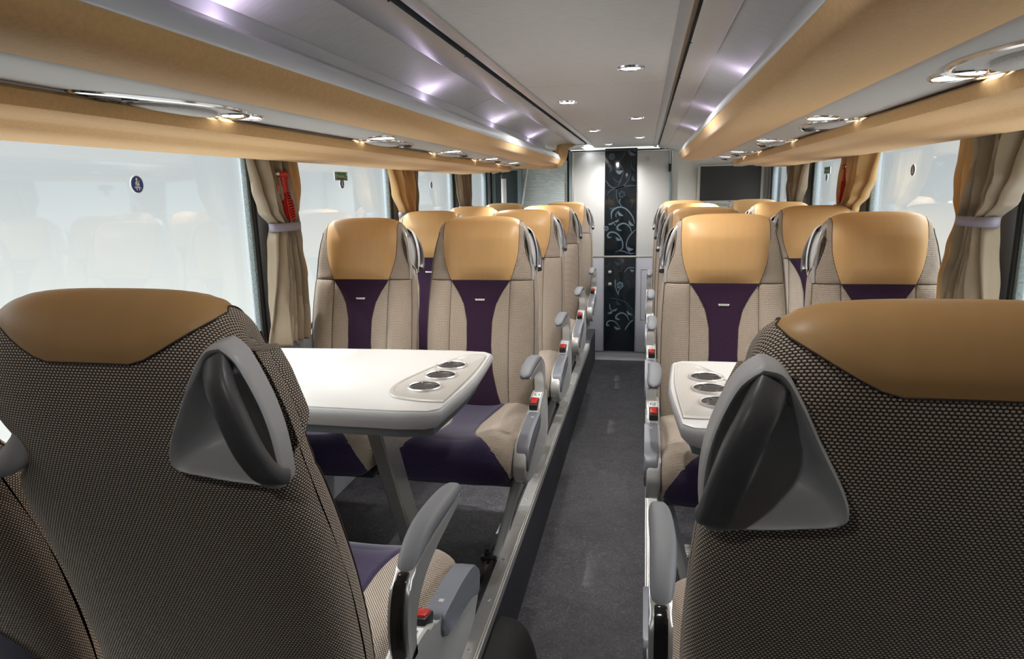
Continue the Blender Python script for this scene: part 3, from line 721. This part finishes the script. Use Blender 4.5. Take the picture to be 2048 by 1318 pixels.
    if near:
        piv = Vector((0, 0, .45)); ang = -near
        R_ = Matrix.Translation(piv) @ Matrix.Rotation(ang, 4, 'X') @ Matrix.Translation(-piv)
        for o in rec: o.matrix_local = R_
    return root
def zof_y(t): k = t*(NS-1); i = min(int(k), NS-2); return _P[i].lerp(_P[i+1], k-i).x
LY = [2.465, 3.33, 4.19, 5.20]; RY = [2.41, 3.27, 4.10, 5.09]
rowname = ['behind the cup-holder table', 'one row back from the table seat', 'two rows back from the table seat', 'in the last row by the rear wall']
LX = {True: -.611, False: -1.094}; RX = {True: .272, False: .764}
for xs, ys, s, side in ((LX, LY, 1, 'shutter side'), (RX, RY, -1, 'television side')):
    for aisle in (True, False):
        proto = None
        for k, y in enumerate(ys):
            if proto is None: proto = make_seat(s, aisle); o = proto
            else: o = copy_tree(proto)
            o.location = (xs[aisle], y, 0)
            where = ('aisle' if aisle else 'window')
            look = 'orange headed beige woven ' if k == 0 else 'orange topped woven '
            o['label'] = look+where+' seat '+rowname[k]+', '+side
            o['group'] = 'bus seats facing the camera'
REC = .105
for xx, yy, s, aisle, lab in ((-.611, .813, -1, True, 'woven seat seen from behind with handle, its armrest before the white table leg'), (-1.094, .813, -1, False, 'partly hidden window seat seen from behind at the frame edge, dark purple below'), (.272, .790, 1, True, 'large dark woven seat seen from behind on the television side, nearest')):
    o = make_seat(s, aisle, near=REC); o.location = (xx, yy, 0); o.rotation_euler = (0, 0, PI); o['label'] = lab; o['group'] = 'bus seats turned away from the camera'

# ------------------------------------------------------------------ tables
def make_table(s, x_edge, x_wall, y0, y1, label):
    """s: +1 when the gangway lies towards +x"""
    ym = (y0+y1)/2; root = empty('table', label, 'table', (x_edge, ym, 0), 0)
    d = (y1-y0)/2; L = abs(x_wall-x_edge); zt = .745
    near = 1
    def O(k=0, ins=0):
        pts = [(-L, -d+.035), (-.36, -d+.005), (-.12, -d), (-.035, -d+.008), (-.012, -d+.03), (.0, -d+.20), (.004, 0), (.0, d-.20), (-.012, d-.03), (-.035, d-.008), (-.12, d), (-.36, d-.005), (-L, d-.035)]
        return pts
    pts = O(); base = [(s*x, y) for x, y in pts]
    def ring(ins, z): 
        out = []
        for x, y in pts:
            xx = x-ins if x > -.05 else x
            yy = y*(1-ins/d); out.append((s*xx, yy, z))
        return out
    mb = MB(); rows = [ring(.02, zt-.052), ring(.004, zt-.030), ring(0, zt-.016), ring(.002, zt-.006), ring(.007, zt-.001)]
    mb.grid(rows, closed=True, caps=True); mb.build('edge_band', 'table_edge', root, ang=50)
    mb = MB(); rows = [ring(.006, zt-.004), ring(.006, zt), ring(.009, zt+.0015)]; mb.grid(rows, closed=True, caps=True); mb.build('tabletop', 'table_top', root, ang=50)
    mb = MB(); rows = [ring(.03, zt-.075), ring(.03, zt-.05)]; mb.grid(rows, closed=True, caps=True); mb.build('underframe', 'dark_blue_grey', root)
    # cup tray
    tr_o = spline([(-.02, -.235), (-.085, -.235), (-.165, -.205), (-.195, -.12), (-.17, .02), (-.12, .17), (-.08, .235), (-.03, .245), (-.018, .18), (-.012, 0), (-.02, -.235)], 60)[:-1]
    tr_o = [(s*p.x, p.y) for p in tr_o]; c = (s*-.09, 0.0)
    cups = [(-.108, -.115), (-.098, -.002), (-.098, .105)]
    mb = MB(); rows = [[(c[0]+(x-c[0])*f, c[1]+(y-c[1])*f, zt+h) for x, y in tr_o] for f, h in ((1, .0008), (1, .004), (.985, .006), (.93, .0062), (.90, .003), (.5, .003), (.02, .003))]
    mb.grid(rows, closed=True); ct = mb.build('cup_tray', 'tray', root, ang=30)
    for cx_, cy_ in cups:
        mb = MB(); p0 = (s*cx_, cy_, zt)
        mb.lathe([(.047, .003), (.047, .0065), (.045, .0085), (.0425, .0085), (.0395, .006)], p0, 32, 0)
        mb.lathe([(.0405, .0068), (.039, .0045), (.036, .0042), (.0005, .0042)], p0, 32, 1)  # flat black disc, the shade of a deep well put into its colour
        for k in range(4):
            a = k*PI/2+.5; d_ = Vector((math.cos(a), math.sin(a), 0)); mb.box(Vector(p0)+d_*.033+Vector((0, 0, .0055)), (.012, .003, .002), .0008, 2, rot=Matrix.Rotation(a, 3, 'Z'))
        mb.build('cup_holder', ['silver', 'black', 'grey_plastic'], ct)
    # slanted leg towards the wall foot
    top = Vector((s*-.20, 0, zt-.07)); bot = Vector((s*-.33, 0, .0)) if False else Vector((s*-.52, .1, .0))
    return root, zt
def table_leg(root, a, b, w, dpt, name='leg'):
    a = Vector(a); b = Vector(b); rows = []
    for p in (a, b): rows.append([p+Vector((dx*w, dy*dpt, 0)) for dx, dy in ((-.5, -.5), (.5, -.5), (.5, .5), (-.5, .5))])
    mb = MB(); mb.grid(rows, closed=True, caps=True); bmesh.ops.bevel(mb.bm, geom=[e for e in mb.bm.edges], offset=.004, segments=2, affect='EDGES')
    return mb.build(name, 'brushed', root)
t1, zt = make_table(1, -.455, X(WX-.075, -1), 1.43, 2.05, 'white table with three cup holders on the shutter side')
table_leg(t1, (-.225, -.17, zt-.07), (-.225, .14, .004), .042, .085)
t2, zt = make_table(-1, .070, X(WX-.075, 1), 1.40, 2.00, 'white cup-holder table half hidden behind the nearest television side seat')
table_leg(t2, (.225, -.17, zt-.07), (.225, .14, .004), .042, .085)

# ------------------------------------------------------------------ luggage racks and pelmets
def rack(sd, y_under, y_serv, label):
    root = empty('luggage_rack', label, 'luggage rack', (X(.55, sd), 2, EYE+.2))
    inv = Vector((X(.55, sd), 2, EYE+.2))
    def st(name, prof, y1, mats, thick=None, ny=2, parent=root, mi=0):
        mb = MB(); rows = [[Vector((X(h, sd), YF+(y1-YF)*k/(ny-1), z+EYE))-inv for h, z in prof] for k in range(ny)]
        mb.grid(rows); o = mb.build(name, mats, parent, ang=40); return o
    und = [(p.x, p.y) for p in spline([(.362, .189), (.372, .168), (.392, .155), (.43, .151), (.50, .158), (.577, .1756)], 18)]+[(.58, .20)]
    u = st('underside_panel', und, y_under, 'suede')
    st('front_profile', [(.366, .187), (.361, .189), (.360, .192), (.369, .218), (.374, .223), (.381, .222)], y_under, 'pale_blue_alu')
    st('cover_profile', [(.381, .222), (.387, .226), (.393, .235), (.400, .238), (.408, .235), (.412, .230)], y_under, 'silver')
    st('rack_channel', [(.412, .230), (.43, .228), (.452, .236), (.458, .262), (.456, .285)], y_under, 'rail_grey')
    # end cap
    mb = MB(); pr = [(.362, .189)]+und[1:-1]+[(.60, .20), (.60, .32), (.46, .32), (.458, .262), (.412, .230), (.374, .223)]
    mb.prism([(X(h, sd)-inv.x, z+EYE-inv.z) for h, z in pr], 'y', y_under-2, y_under+.012-2, 0); mb.build('end_cap', 'suede', root)
    # LED strip inside the channel
    serv = [(p.x, p.y) for p in spline([(.574, .180), (.59, .1725), (.65, .1685), (.71, .170), (.78, .180), (.90, .21)], 16)]
    s_ = st('service_panel', serv, y_serv, 'panel_grey')
    mb = MB(); c0 = []
    # rounded end tongue of the service panel
    rows = []
    for k in range(9):
        a = k/8*PI/2; yy = y_serv+.16*math.sin(a); f = math.cos(a)
        rows.append([Vector((X(.575+(h-.575)*1.0*(f if h < .74 else f)+(1-f)*.10, sd), yy, z+EYE+.004*(1-f)))-inv for h, z in serv])
    mb.grid(rows); mb.build('service_panel_end', 'panel_grey', root)
    return root
rkL = rack(-1, 4.38, 4.52, 'overhead rack with orange suede underside above the shutter side seats')
rkR = rack(1, 4.12, 4.46, 'overhead rack with orange suede underside above the television side seats')
def pelmet(sd, y1, y2, label):
    inv = Vector((X(.9, sd), 2, EYE+.14)); root = empty('window_pelmet', label, 'pelmet', inv)
    prof = [(.756, .172), (.742, .169), (.735, .163), (.735, .152), (.742, .1395), (.752, .1365), (.80, .136), (.855, .1355), (.870, .133), (.886, .124), (.902, .119), (.94, .118), (1.060, .1172), (1.069, .12), (1.072, .13), (1.072, .20)]
    rows = []
    for k, (y, f) in enumerate(((YF, 0), (y1, 0), (y1+.06, .25), (y1+.14, .7), (y1+.2, 1))):
        rows.append([Vector((X(h, sd), y+(y2-y1)*max(0, (h-.735))*1.2*(1 if k else 0), z+EYE+f*.045*max(0, (h-.80)/.27)))-inv for h, z in prof])
    mb = MB(); mb.grid(rows[:2] if False else rows); mb.build('pelmet_shell', 'suede', root, ang=30)
    mb = MB(); pr = rows[-1]; mb.tube(pr[2:13], .008, 8); mb.build('end_trim', 'panel_grey' if sd > 0 else 'suede', root)
    return root
pelmet(-1, 4.45, 4.75, 'stepped orange pelmet over the windows on the shutter side')
pelmet(1, 4.55, 4.80, 'stepped orange pelmet over the windows on the television side')
# orange end plate between rack and ceiling at the stairwell
outer = [(.262, .338, 5.30), (.33, .318, 5.05), (.352, .28, 4.75), (.352, .20, 4.60), (.372, .155, 4.55), (.42, .138, 4.55), (.60, .145, 4.60), (.75, .150, 4.66), (.90, .120, 4.80)]
inner = [(.30, .345, 5.25), (.37, .335, 5.0), (.40, .30, 4.72), (.40, .21, 4.50), (.41, .180, 4.45), (.46, .170, 4.45), (.60, .175, 4.50), (.75, .18, 4.56), (.90, .15, 4.7)]
mb = MB(); mb.grid([[(X(h, -1), y, z+EYE) for h, z, y in inner], [(X(h, -1), y, z+EYE) for h, z, y in outer], [(X(h-.004, -1), y+.03, z+EYE+.002) for h, z, y in outer], [(X(h+.02, -1), y+.03, z+EYE+.02) for h, z, y in inner]])
tag(mb.build('rack_end_plate', 'suede', ang=60), 'curved orange end plate where the rack meets the ceiling near the door', 'panel')

# ------------------------------------------------------------------ service units (speaker and air nozzles) and reading lamps
def pz(h): return lerp_table([(.574, .180), (.59, .1725), (.65, .1685), (.71, .170), (.78, .180), (.90, .21)], h)
def tear(L, Wd, n=48, sharp=.55):
    out = []
    for k in range(n):
        a = k*2*PI/n; y = math.cos(a); x = math.sin(a)*(1-.0*y)
        w = Wd*(1-sharp*.5*(1+y)*.9) ; out.append((x*w, y*L))
    return out
def unit(sd, yc, d, hc, L, Wd, label, lamps=True, big=False):
    inv = Vector((X(hc, sd), yc, EYE+pz(hc))); root = empty('service_unit', label, 'service unit', inv, 0, 'overhead speaker and air units')
    def Q(px, py, dz): return (sd*px, d*py, pz(max(.585, hc+px))-pz(hc)+dz)
    o = tear(L, Wd)
    mb = MB(); rows = [[Q(x*f, y*f, dz) for x, y in o] for f, dz in ((1.06, .001), (1.05, -.004), (1.01, -.006), (.965, -.005), (.955, .001))]
    mb.grid(rows, closed=True); mb.build('bezel', 'chrome', root)
    mb = MB(); rows = [[Q(x*f, y*f, dz) for x, y in o] for f, dz in ((.965, -.003), (.90, .004), (.5, .005), (.02, .005))]; mb.grid(rows, closed=True); mb.build('recess', 'black', root)
    mb = MB(); e_ = [(math.sin(k*2*PI/40)*Wd*.62+Wd*.20, math.cos(k*2*PI/40)*L*.52-L*.22) for k in range(40)]
    rows = [[Q(x*f, (y+L*.2)*f-L*.2, dz) for x, y in e_] for f, dz in ((1.03, .003), (1.0, -.006), (.93, -.009), (.5, -.011), (.02, -.0115))]; mb.grid(rows, closed=True); mb.build('speaker_grille', 'speaker', root)
    mb = MB()
    for k in range(6):
        y = L*(.40+.07*k); w = Wd*(.55-.05*k); mb.box(Q(0, y, -.001), (w*1.3, .006, .006), .001)
    mb.build('air_grille', 'grey_plastic', root)
    mb = MB()
    for x in (-Wd*.28, Wd*.22): mb.lathe([(.013, -.002), (.013, -.008), (.010, -.009), (.006, -.005), (.0005, -.005)], Q(x, L*.62, 0), 14)
    mb.build('air_nozzle', 'dark_grip', root)
    return root
def reading_lamp(sd, y, h, d, label, power=0, L=.048, Wd=.036):
    inv = Vector((X(h, sd), y, EYE+pz(h))); root = empty('reading_lamp', label, 'lamp', inv, 0, 'oval reading lamps')
    o = [(math.sin(k*2*PI/28)*Wd, math.cos(k*2*PI/28)*L) for k in range(28)]
    def Q(px, py, dz): return (px, py, pz(max(.585, h+sd*px))-pz(h)+dz)
    mb = MB(); mb.grid([[Q(x*f, yy*f, dz) for x, yy in o] for f, dz in ((1.16, .002), (1.14, -.003), (1.04, -.005), (.98, -.004), (.97, .001))], closed=True); mb.build('rim', 'chrome', root)
    mb = MB(); mb.grid([[Q(x*f, yy*f, dz) for x, yy in o] for f, dz in ((.99, -.002), (.7, -.0035), (.02, -.004))], closed=True); mb.build('lens', 'lamp_on', root)
    if power: lamp('reading_light', 'SPOT', (0, 0, -.02), power, (1, .96, .90), .02, (0, 0, 0), root, cone=math.radians(95), blend=.8)
LV = [1.17, 2.27, 3.05, 3.79, 4.40]; RV = [1.06, 2.17, 3.0, 3.82, 4.36]
ordn = ['nearest the camera', 'over the first facing row', 'over the second facing row', 'over the third facing row', 'farthest along the rack']
for sd, V, side in ((-1, LV, 'shutter side'), (1, RV, 'television side')):
    for k, y in enumerate(V):
        d = 1 if k else -1
        if k == 0: unit(sd, y, d, .712, .205, .118, 'open oval speaker and vent unit '+ordn[k]+', '+side)
        else: unit(sd, y, d, .690, .17, .090, 'oval speaker unit '+ordn[k]+', '+side)
        dd = -1 if k else 1
        e1 = y+dd*(.19 if k == 0 else .235) + (.015 if (k == 0 and sd > 0) else 0)
        P_ = 13.0
        reading_lamp(sd, e1, .672 if k == 0 else .625, dd, 'lit oval reading lamp inboard of the speaker unit '+ordn[k]+', '+side, P_ if k else 5)
        reading_lamp(sd, e1+(.02 if k == 0 else .1)*(-dd if k else 1), .745, dd, 'lit oval reading lamp tucked by the orange lip '+ordn[k]+', '+side, 0)

# ceiling downlights
spots = [(-.32, -.10), (-.052, .62), (-.052, 2.13), (-.322, 2.86), (-.055, 3.61), (-.320, 4.27), (-.052, 4.96), (-.30, 5.60)]  # first two are added out of view to light the near seat backs
nmz = ['nearest visible', 'second nearest', 'third', 'fourth', 'fifth', 'farthest, closest to the lavatory door,']
for k, (x, y) in enumerate(spots):
    t = empty('ceiling_spotlight', nmz[k-2]+' of the round ceiling spotlights along the aisle' if k > 1 else 'ceiling spotlight above the top of the view', 'spotlight', (x, y, EYE+cz(x-XC)), 0, 'aisle ceiling spotlights' if k > 1 else 'ceiling spotlights out of view')
    mb = MB(); mb.lathe([(.030, -.001), (.0315, -.006), (.040, -.005), (.042, .0)], (0, 0, 0), 28); mb.build('rim', 'chrome', t)
    mb = MB(); mb.lathe([(.031, -.003), (.02, -.0045), (.0005, -.005)], (0, 0, 0), 24); mb.build('lens', 'spot_on', t)
    lamp('spot_light', 'SPOT', (0, 0, -.02), (3.0, 1.6, 15, 12, 8, 8, 18, 19)[k], (1, .97, .93), .02, (0, 0, 0), t, cone=math.radians(158), blend=.8)
# lilac glow of the small LED clusters in the rack channels
for sd in (-1, 1):
    for k, y in enumerate((.97, 1.95, 2.85, 3.75)):
        t = empty('led_lamp', '%s small lilac LED lamp in the rack channel, %s' % (('nearest', 'second', 'third', 'farthest')[k], 'shutter side' if sd < 0 else 'television side'), 'lamp', (X(.432, sd), y, EYE+.231), 0, 'lilac LED lamps in the rack channels')
        mb = MB(); mb.box((0, 0, .001), (.018, .05, .006), .002); mb.build('housing', 'light_silver', t)
        mb = MB(); mb.box((0, 0, .0045), (.012, .04, .003), .001); mb.build('diode_strip', 'led', t)
        lamp('led_light', 'POINT', (0, 0, .02), .10, (.86, .68, 1.0), .01, parent=t)

# ------------------------------------------------------------------ curtains
def drape(sd, h0, table, mats, label, folds, amp, phase, tie=None, thick=.004, z0=.715, z1=1.40):
    """table: (z, y0, y1, depth) rows from top to bottom"""
    inv = Vector((X(h0, sd), (table[0][1]+table[0][2])/2, z0)); root = empty('curtain', label, 'curtain', inv, 0, 'tied-back window curtains')
    nz, nu = 60, folds*12; rows = []
    Y0 = [(-z, a) for z, a, b, d in table]; Y1 = [(-z, b) for z, a, b, d in table]; D = [(-z, d) for z, a, b, d in table]
    def sm(T, z):
        T = sorted(T); ks = [t[0] for t in T]; v = -z
        if v <= ks[0]: return T[0][1]
        if v >= ks[-1]: return T[-1][1]
        for (a, p), (b, q) in zip(T, T[1:]):
            if v <= b: u = (v-a)/(b-a); u = u*u*(3-2*u); return p+(q-p)*u
    zt, zb = table[0][0], table[-1][0]
    for i in range(nz+1):
        z = zt+(zb-zt)*i/nz; a = sm(Y0, z); b = sm(Y1, z); dp = sm(D, z); r = []
        for j in range(nu+1):
            u = j/nu; ph = phase+2*PI*folds*u
            y = a+(b-a)*(u+.35/folds/2/PI*math.sin(ph*1.0+.6+1.5*math.sin(3*z)))
            w = .75+.25*math.sin(7.3*u+phase*2)
            x = h0+2.0*dp*w*(math.sin(ph+.8*math.sin(4*z+u*5))+.25*math.sin(2.3*ph+z*9))
            r.append(Vector((X(x, sd), y, z))-inv)
        rows.append(r)
    mb = MB(); mb.grid(rows); o = mb.build('cloth', mats, root, ang=80)
    so = o.modifiers.new('thickness', 'SOLIDIFY'); so.thickness = thick; so.offset = 0
    if tie:
        z, a, b, w = tie; w *= 1.35; a -= .008; b += .008
        mb = MB(); n = 28; rr = []
        for q in [k*2*PI/n for k in range(n)]:
            rr.append((h0+w*math.sin(q), (a+b)/2+(b-a)/2*math.cos(q)))
        rows = [[Vector((X(h, sd), y, z+dz))-inv for h, y in rr] for dz in (-.014, .014)]
        mb.grid(rows, closed=True); tb = mb.build('tie_band', 'tie', root); so = tb.modifiers.new('thickness', 'SOLIDIFY'); so.thickness = .003
    return root
HC = 1.105
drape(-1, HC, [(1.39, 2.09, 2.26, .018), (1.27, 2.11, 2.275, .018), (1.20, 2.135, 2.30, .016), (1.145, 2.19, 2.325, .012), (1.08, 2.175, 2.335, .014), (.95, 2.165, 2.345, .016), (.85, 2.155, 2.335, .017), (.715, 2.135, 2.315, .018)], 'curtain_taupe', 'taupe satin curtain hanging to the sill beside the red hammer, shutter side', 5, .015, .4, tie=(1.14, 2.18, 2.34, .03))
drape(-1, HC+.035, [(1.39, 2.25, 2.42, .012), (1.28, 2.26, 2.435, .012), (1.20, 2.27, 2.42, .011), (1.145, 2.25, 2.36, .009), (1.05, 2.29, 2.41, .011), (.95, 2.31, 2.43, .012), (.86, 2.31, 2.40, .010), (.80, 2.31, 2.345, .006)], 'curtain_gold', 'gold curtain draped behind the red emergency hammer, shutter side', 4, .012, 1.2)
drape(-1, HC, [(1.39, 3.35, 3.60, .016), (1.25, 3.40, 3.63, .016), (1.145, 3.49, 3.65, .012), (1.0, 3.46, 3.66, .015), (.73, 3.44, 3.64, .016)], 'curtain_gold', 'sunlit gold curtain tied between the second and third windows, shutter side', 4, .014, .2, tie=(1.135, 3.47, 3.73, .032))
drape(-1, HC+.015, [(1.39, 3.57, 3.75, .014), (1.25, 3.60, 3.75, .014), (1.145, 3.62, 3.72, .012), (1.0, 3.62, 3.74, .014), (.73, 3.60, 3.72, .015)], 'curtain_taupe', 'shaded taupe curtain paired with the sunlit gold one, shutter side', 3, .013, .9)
drape(-1, HC, [(1.39, 4.60, 4.96, .018), (1.25, 4.64, 4.95, .018), (1.145, 4.69, 4.94, .012), (1.0, 4.67, 4.95, .015), (.73, 4.65, 4.95, .016)], 'curtain_taupe', 'farthest taupe curtain before the stairwell window, shutter side', 6, .014, 2.0, tie=(1.135, 4.68, 4.95, .028))
drape(1, HC, [(1.39, 1.93, 2.125, .02), (1.27, 1.95, 2.15, .02), (1.20, 1.995, 2.175, .017), (1.145, 2.075, 2.20, .013), (1.06, 2.07, 2.215, .015), (.95, 2.06, 2.26, .018), (.85, 2.05, 2.28, .018), (.715, 2.05, 2.29, .019)], 'curtain_taupe', 'large taupe satin curtain nearest the camera, television side', 6, .017, .3, tie=(1.14, 2.065, 2.225, .032))
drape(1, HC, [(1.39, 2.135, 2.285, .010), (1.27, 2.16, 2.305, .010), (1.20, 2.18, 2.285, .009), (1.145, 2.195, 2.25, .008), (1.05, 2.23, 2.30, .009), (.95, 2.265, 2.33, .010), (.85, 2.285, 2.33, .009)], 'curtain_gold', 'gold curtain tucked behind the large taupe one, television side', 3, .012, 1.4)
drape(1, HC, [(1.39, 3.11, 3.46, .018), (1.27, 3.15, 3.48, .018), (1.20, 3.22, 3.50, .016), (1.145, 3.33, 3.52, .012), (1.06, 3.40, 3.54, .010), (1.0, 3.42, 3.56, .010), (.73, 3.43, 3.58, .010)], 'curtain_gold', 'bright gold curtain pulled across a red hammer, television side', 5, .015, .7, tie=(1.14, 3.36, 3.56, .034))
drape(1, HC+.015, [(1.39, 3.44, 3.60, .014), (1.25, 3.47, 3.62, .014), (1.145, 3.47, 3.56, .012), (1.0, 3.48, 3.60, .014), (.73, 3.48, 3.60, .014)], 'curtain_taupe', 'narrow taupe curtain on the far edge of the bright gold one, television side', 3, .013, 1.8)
drape(1, HC, [(1.39, 4.36, 4.72, .018), (1.25, 4.40, 4.72, .018), (1.145, 4.48, 4.70, .012), (1.0, 4.46, 4.71, .015), (.73, 4.45, 4.70, .016)], 'curtain_taupe', 'farthest taupe curtain beside the dark corner panel, television side', 6, .014, .2, tie=(1.135, 4.46, 4.72, .028))

# ------------------------------------------------------------------ emergency hammers
def hammer(sd, y, z, lean, label):
    inv = Vector((X(1.09, sd), y, z)); root = empty('emergency_hammer', label, 'hammer', inv); root.rotation_euler = (lean, 0, 0); root.scale = (.88, .88, .88)
    mb = MB(); mb.box((0, 0, -.085), (.020, .046, .10), .004); mb.box((0, .0, .0), (.024, .044, .075), .006)
    hz = MB(); hb = mb.build('holder', 'red', root)
    mb = MB()
    for dy in (-.020, .022): mb.box((-sd*.014, dy, -.085), (.010, .006, .115), .002)
    for k in range(10): mb.box((-sd*.014, .002, -.034-k*.0112), (.008, .036 if k in (0, 9) else .026, .0045), .001)
    mb.build('handle', 'red', root)
    mb = MB(); mb.tube([(-sd*.006, -.036, .052), (-sd*.008, .0, .046), (-sd*.008, .030, .036)], [.012, .016, .014], 14, up=(1, 0, 0)); mb.build('hammer_head', 'red', root)
    mb = MB(); mb.tube([(-sd*.006, -.056, .057), (-sd*.006, -.046, .055), (-sd*.006, -.033, .052)], [.003, .009, .010], 12, up=(1, 0, 0)); mb.build('striking_tip', 'chrome', root)
    mb = MB(); mb.box((sd*.004, .045, -.008), (.004, .06, .038), .001); mb.box((sd*.004, -.035, -.008), (.004, .04, .038), .001); mb.build('seal_tag', 'red_tag', root)
hammer(-1, 2.245, 1.285, .18, 'red emergency hammer in its holder between the taupe and gold curtains, shutter side')
hammer(1, 3.455, 1.29, .2, 'red emergency hammer peeping out behind the bright gold curtain, television side')

# ------------------------------------------------------------------ window stickers
def belt_sticker(sd, y, z, label, r=.0205):
    inv = Vector((X(WX+.0255, sd), y, z)); root = empty('sticker', label, 'sticker', inv, 0, 'round blue seat belt stickers')
    k = -1 if sd < 0 else 1
    # viewed from inside: on the -x wall one looks towards -x, picture right = +y ; on +x wall picture right = -y
    def Q(u, v, d): return (-sd*d, (u if sd < 0 else -u)*r, v*r)
    n = 40; C_ = [(math.cos(a*2*PI/n), math.sin(a*2*PI/n)) for a in range(n)]
    mb = MB(); mb.grid([[Q(u*f, v*f, d) for u, v in C_] for f, d in ((1.08, 0), (1.08, .0006), (.02, .0006))], closed=True); mb.build('border', 'sticker_white', root, smooth=False)
    mb = MB(); mb.grid([[Q(u*f, v*f, d) for u, v in C_] for f, d in ((1.0, .0007), (1.0, .001), (.02, .001))], closed=True); mb.build('disc', 'sticker_blue', root, smooth=False)
    mb = MB(); d = .0013
    def poly(pts): mb.bm.faces.new([mb.bm.verts.new(Q(u, v, d)) for u, v in pts])
    poly([(math.cos(a*PI/8)*.16-.06, math.sin(a*PI/8)*.19+.60) for a in range(16)])
    poly([(-.10, .45), (.02, .45), (.04, .34), (.12, .30), (-.30, -.16), (-.34, .22), (-.24, .32), (-.10, .36)])
    poly([(.16, .22), (.26, .24), (.38, -.22), (.10, -.14), (-.24, -.16)])
    poly([(-.26, -.28), (0, -.22), (.32, -.30), (.34, -.42), (.30, -.72), (.14, -.74), (.18, -.46), (0, -.40), (-.12, -.44), (-.04, -.72), (-.18, -.74), (-.32, -.42)])
    poly([(.20, .28), (.34, .50), (.42, .44), (.28, .24)]); poly([(-.36, -.18), (-.56, -.42), (-.46, -.48), (-.28, -.26)]); poly([(.36, -.30), (.60, -.48), (.54, -.56), (.34, -.40)])
    mb.build('pictogram', 'sticker_white', root, smooth=False)
belt_sticker(-1, 1.668, 1.289, 'round blue seat belt sticker on the big window pane behind the nearest seat, shutter side', .0225)
belt_sticker(-1, 2.975, 1.299, 'round blue seat belt sticker just below the green exit sticker, shutter side')
belt_sticker(-1, 4.32, 1.300, 'round blue seat belt sticker on the third window pane, shutter side')
belt_sticker(1, 2.955, 1.298, 'round blue seat belt sticker on the pane between gold and large taupe curtains, television side')
belt_sticker(1, 4.26, 1.290, 'round blue seat belt sticker below the green exit sticker, television side')
def exit_sticker(sd, y, z, label):
    inv = Vector((X(WX+.0255, sd), y, z)); root = empty('sticker', label, 'sticker', inv, 0, 'green emergency exit stickers')
    def Q(u, v, d): return (-sd*d, (u if sd < 0 else -u), v)
    mb = MB(); mb.box((-sd*.0003, 0, 0), (.0006, .134, .040)); mb.build('border', 'sticker_white', root, smooth=False)
    mb = MB(); mb.box((-sd*.0007, 0, 0), (.0006, .126, .034)); mb.build('panel', 'sticker_green', root, smooth=False)
    mb = MB(); add_text(mb, 'Notausstieg', .019, lambda x, y: Q(x-.004, y, .0013), sx=.85)
    f = lambda pts: mb.bm.faces.new([mb.bm.verts.new(Q(u, v, .0013)) for u, v in pts])
    f([(-.057, -.013), (-.051, -.013), (-.051, .013), (-.057, .013)]); f([(.048, .012), (.053, .013), (.058, .002), (.054, .0)]); f([(.044, -.010), (.052, -.008), (.051, -.003), (.045, -.004)])
    mb.build('lettering', 'sticker_white', root, smooth=False)
exit_sticker(-1, 2.97, 1.333, 'green emergency exit sticker on the second window, shutter side')
exit_sticker(1, 4.26, 1.330, 'green emergency exit sticker on the third window, television side')

# ------------------------------------------------------------------ black moulded cover at the foot of the platform
rows = []
for i in range(15):
    a = i/14*PI/2; y = 2.02-.55*(1-math.cos(a)) if False else 2.02-.62*i/14; w = .135*math.sin(min(1, i/6)*PI/2)**.7+.0005; hgt = .235*math.sin(min(1, i/6)*PI/2)**.6+.001
    rows.append([(-.4285+w*math.sin(b*PI/2/10)**.75 if b else -.4285, y, FLOOR+.001+hgt*math.cos(b*PI/2/10)**.75 if b < 10 else FLOOR+.001) for b in range(11)])
mb = MB(); mb.grid(rows); tag(mb.build('step_cover', 'cover_black'), 'black moulded plastic cover bulging from the platform foot onto the aisle floor', 'cover')
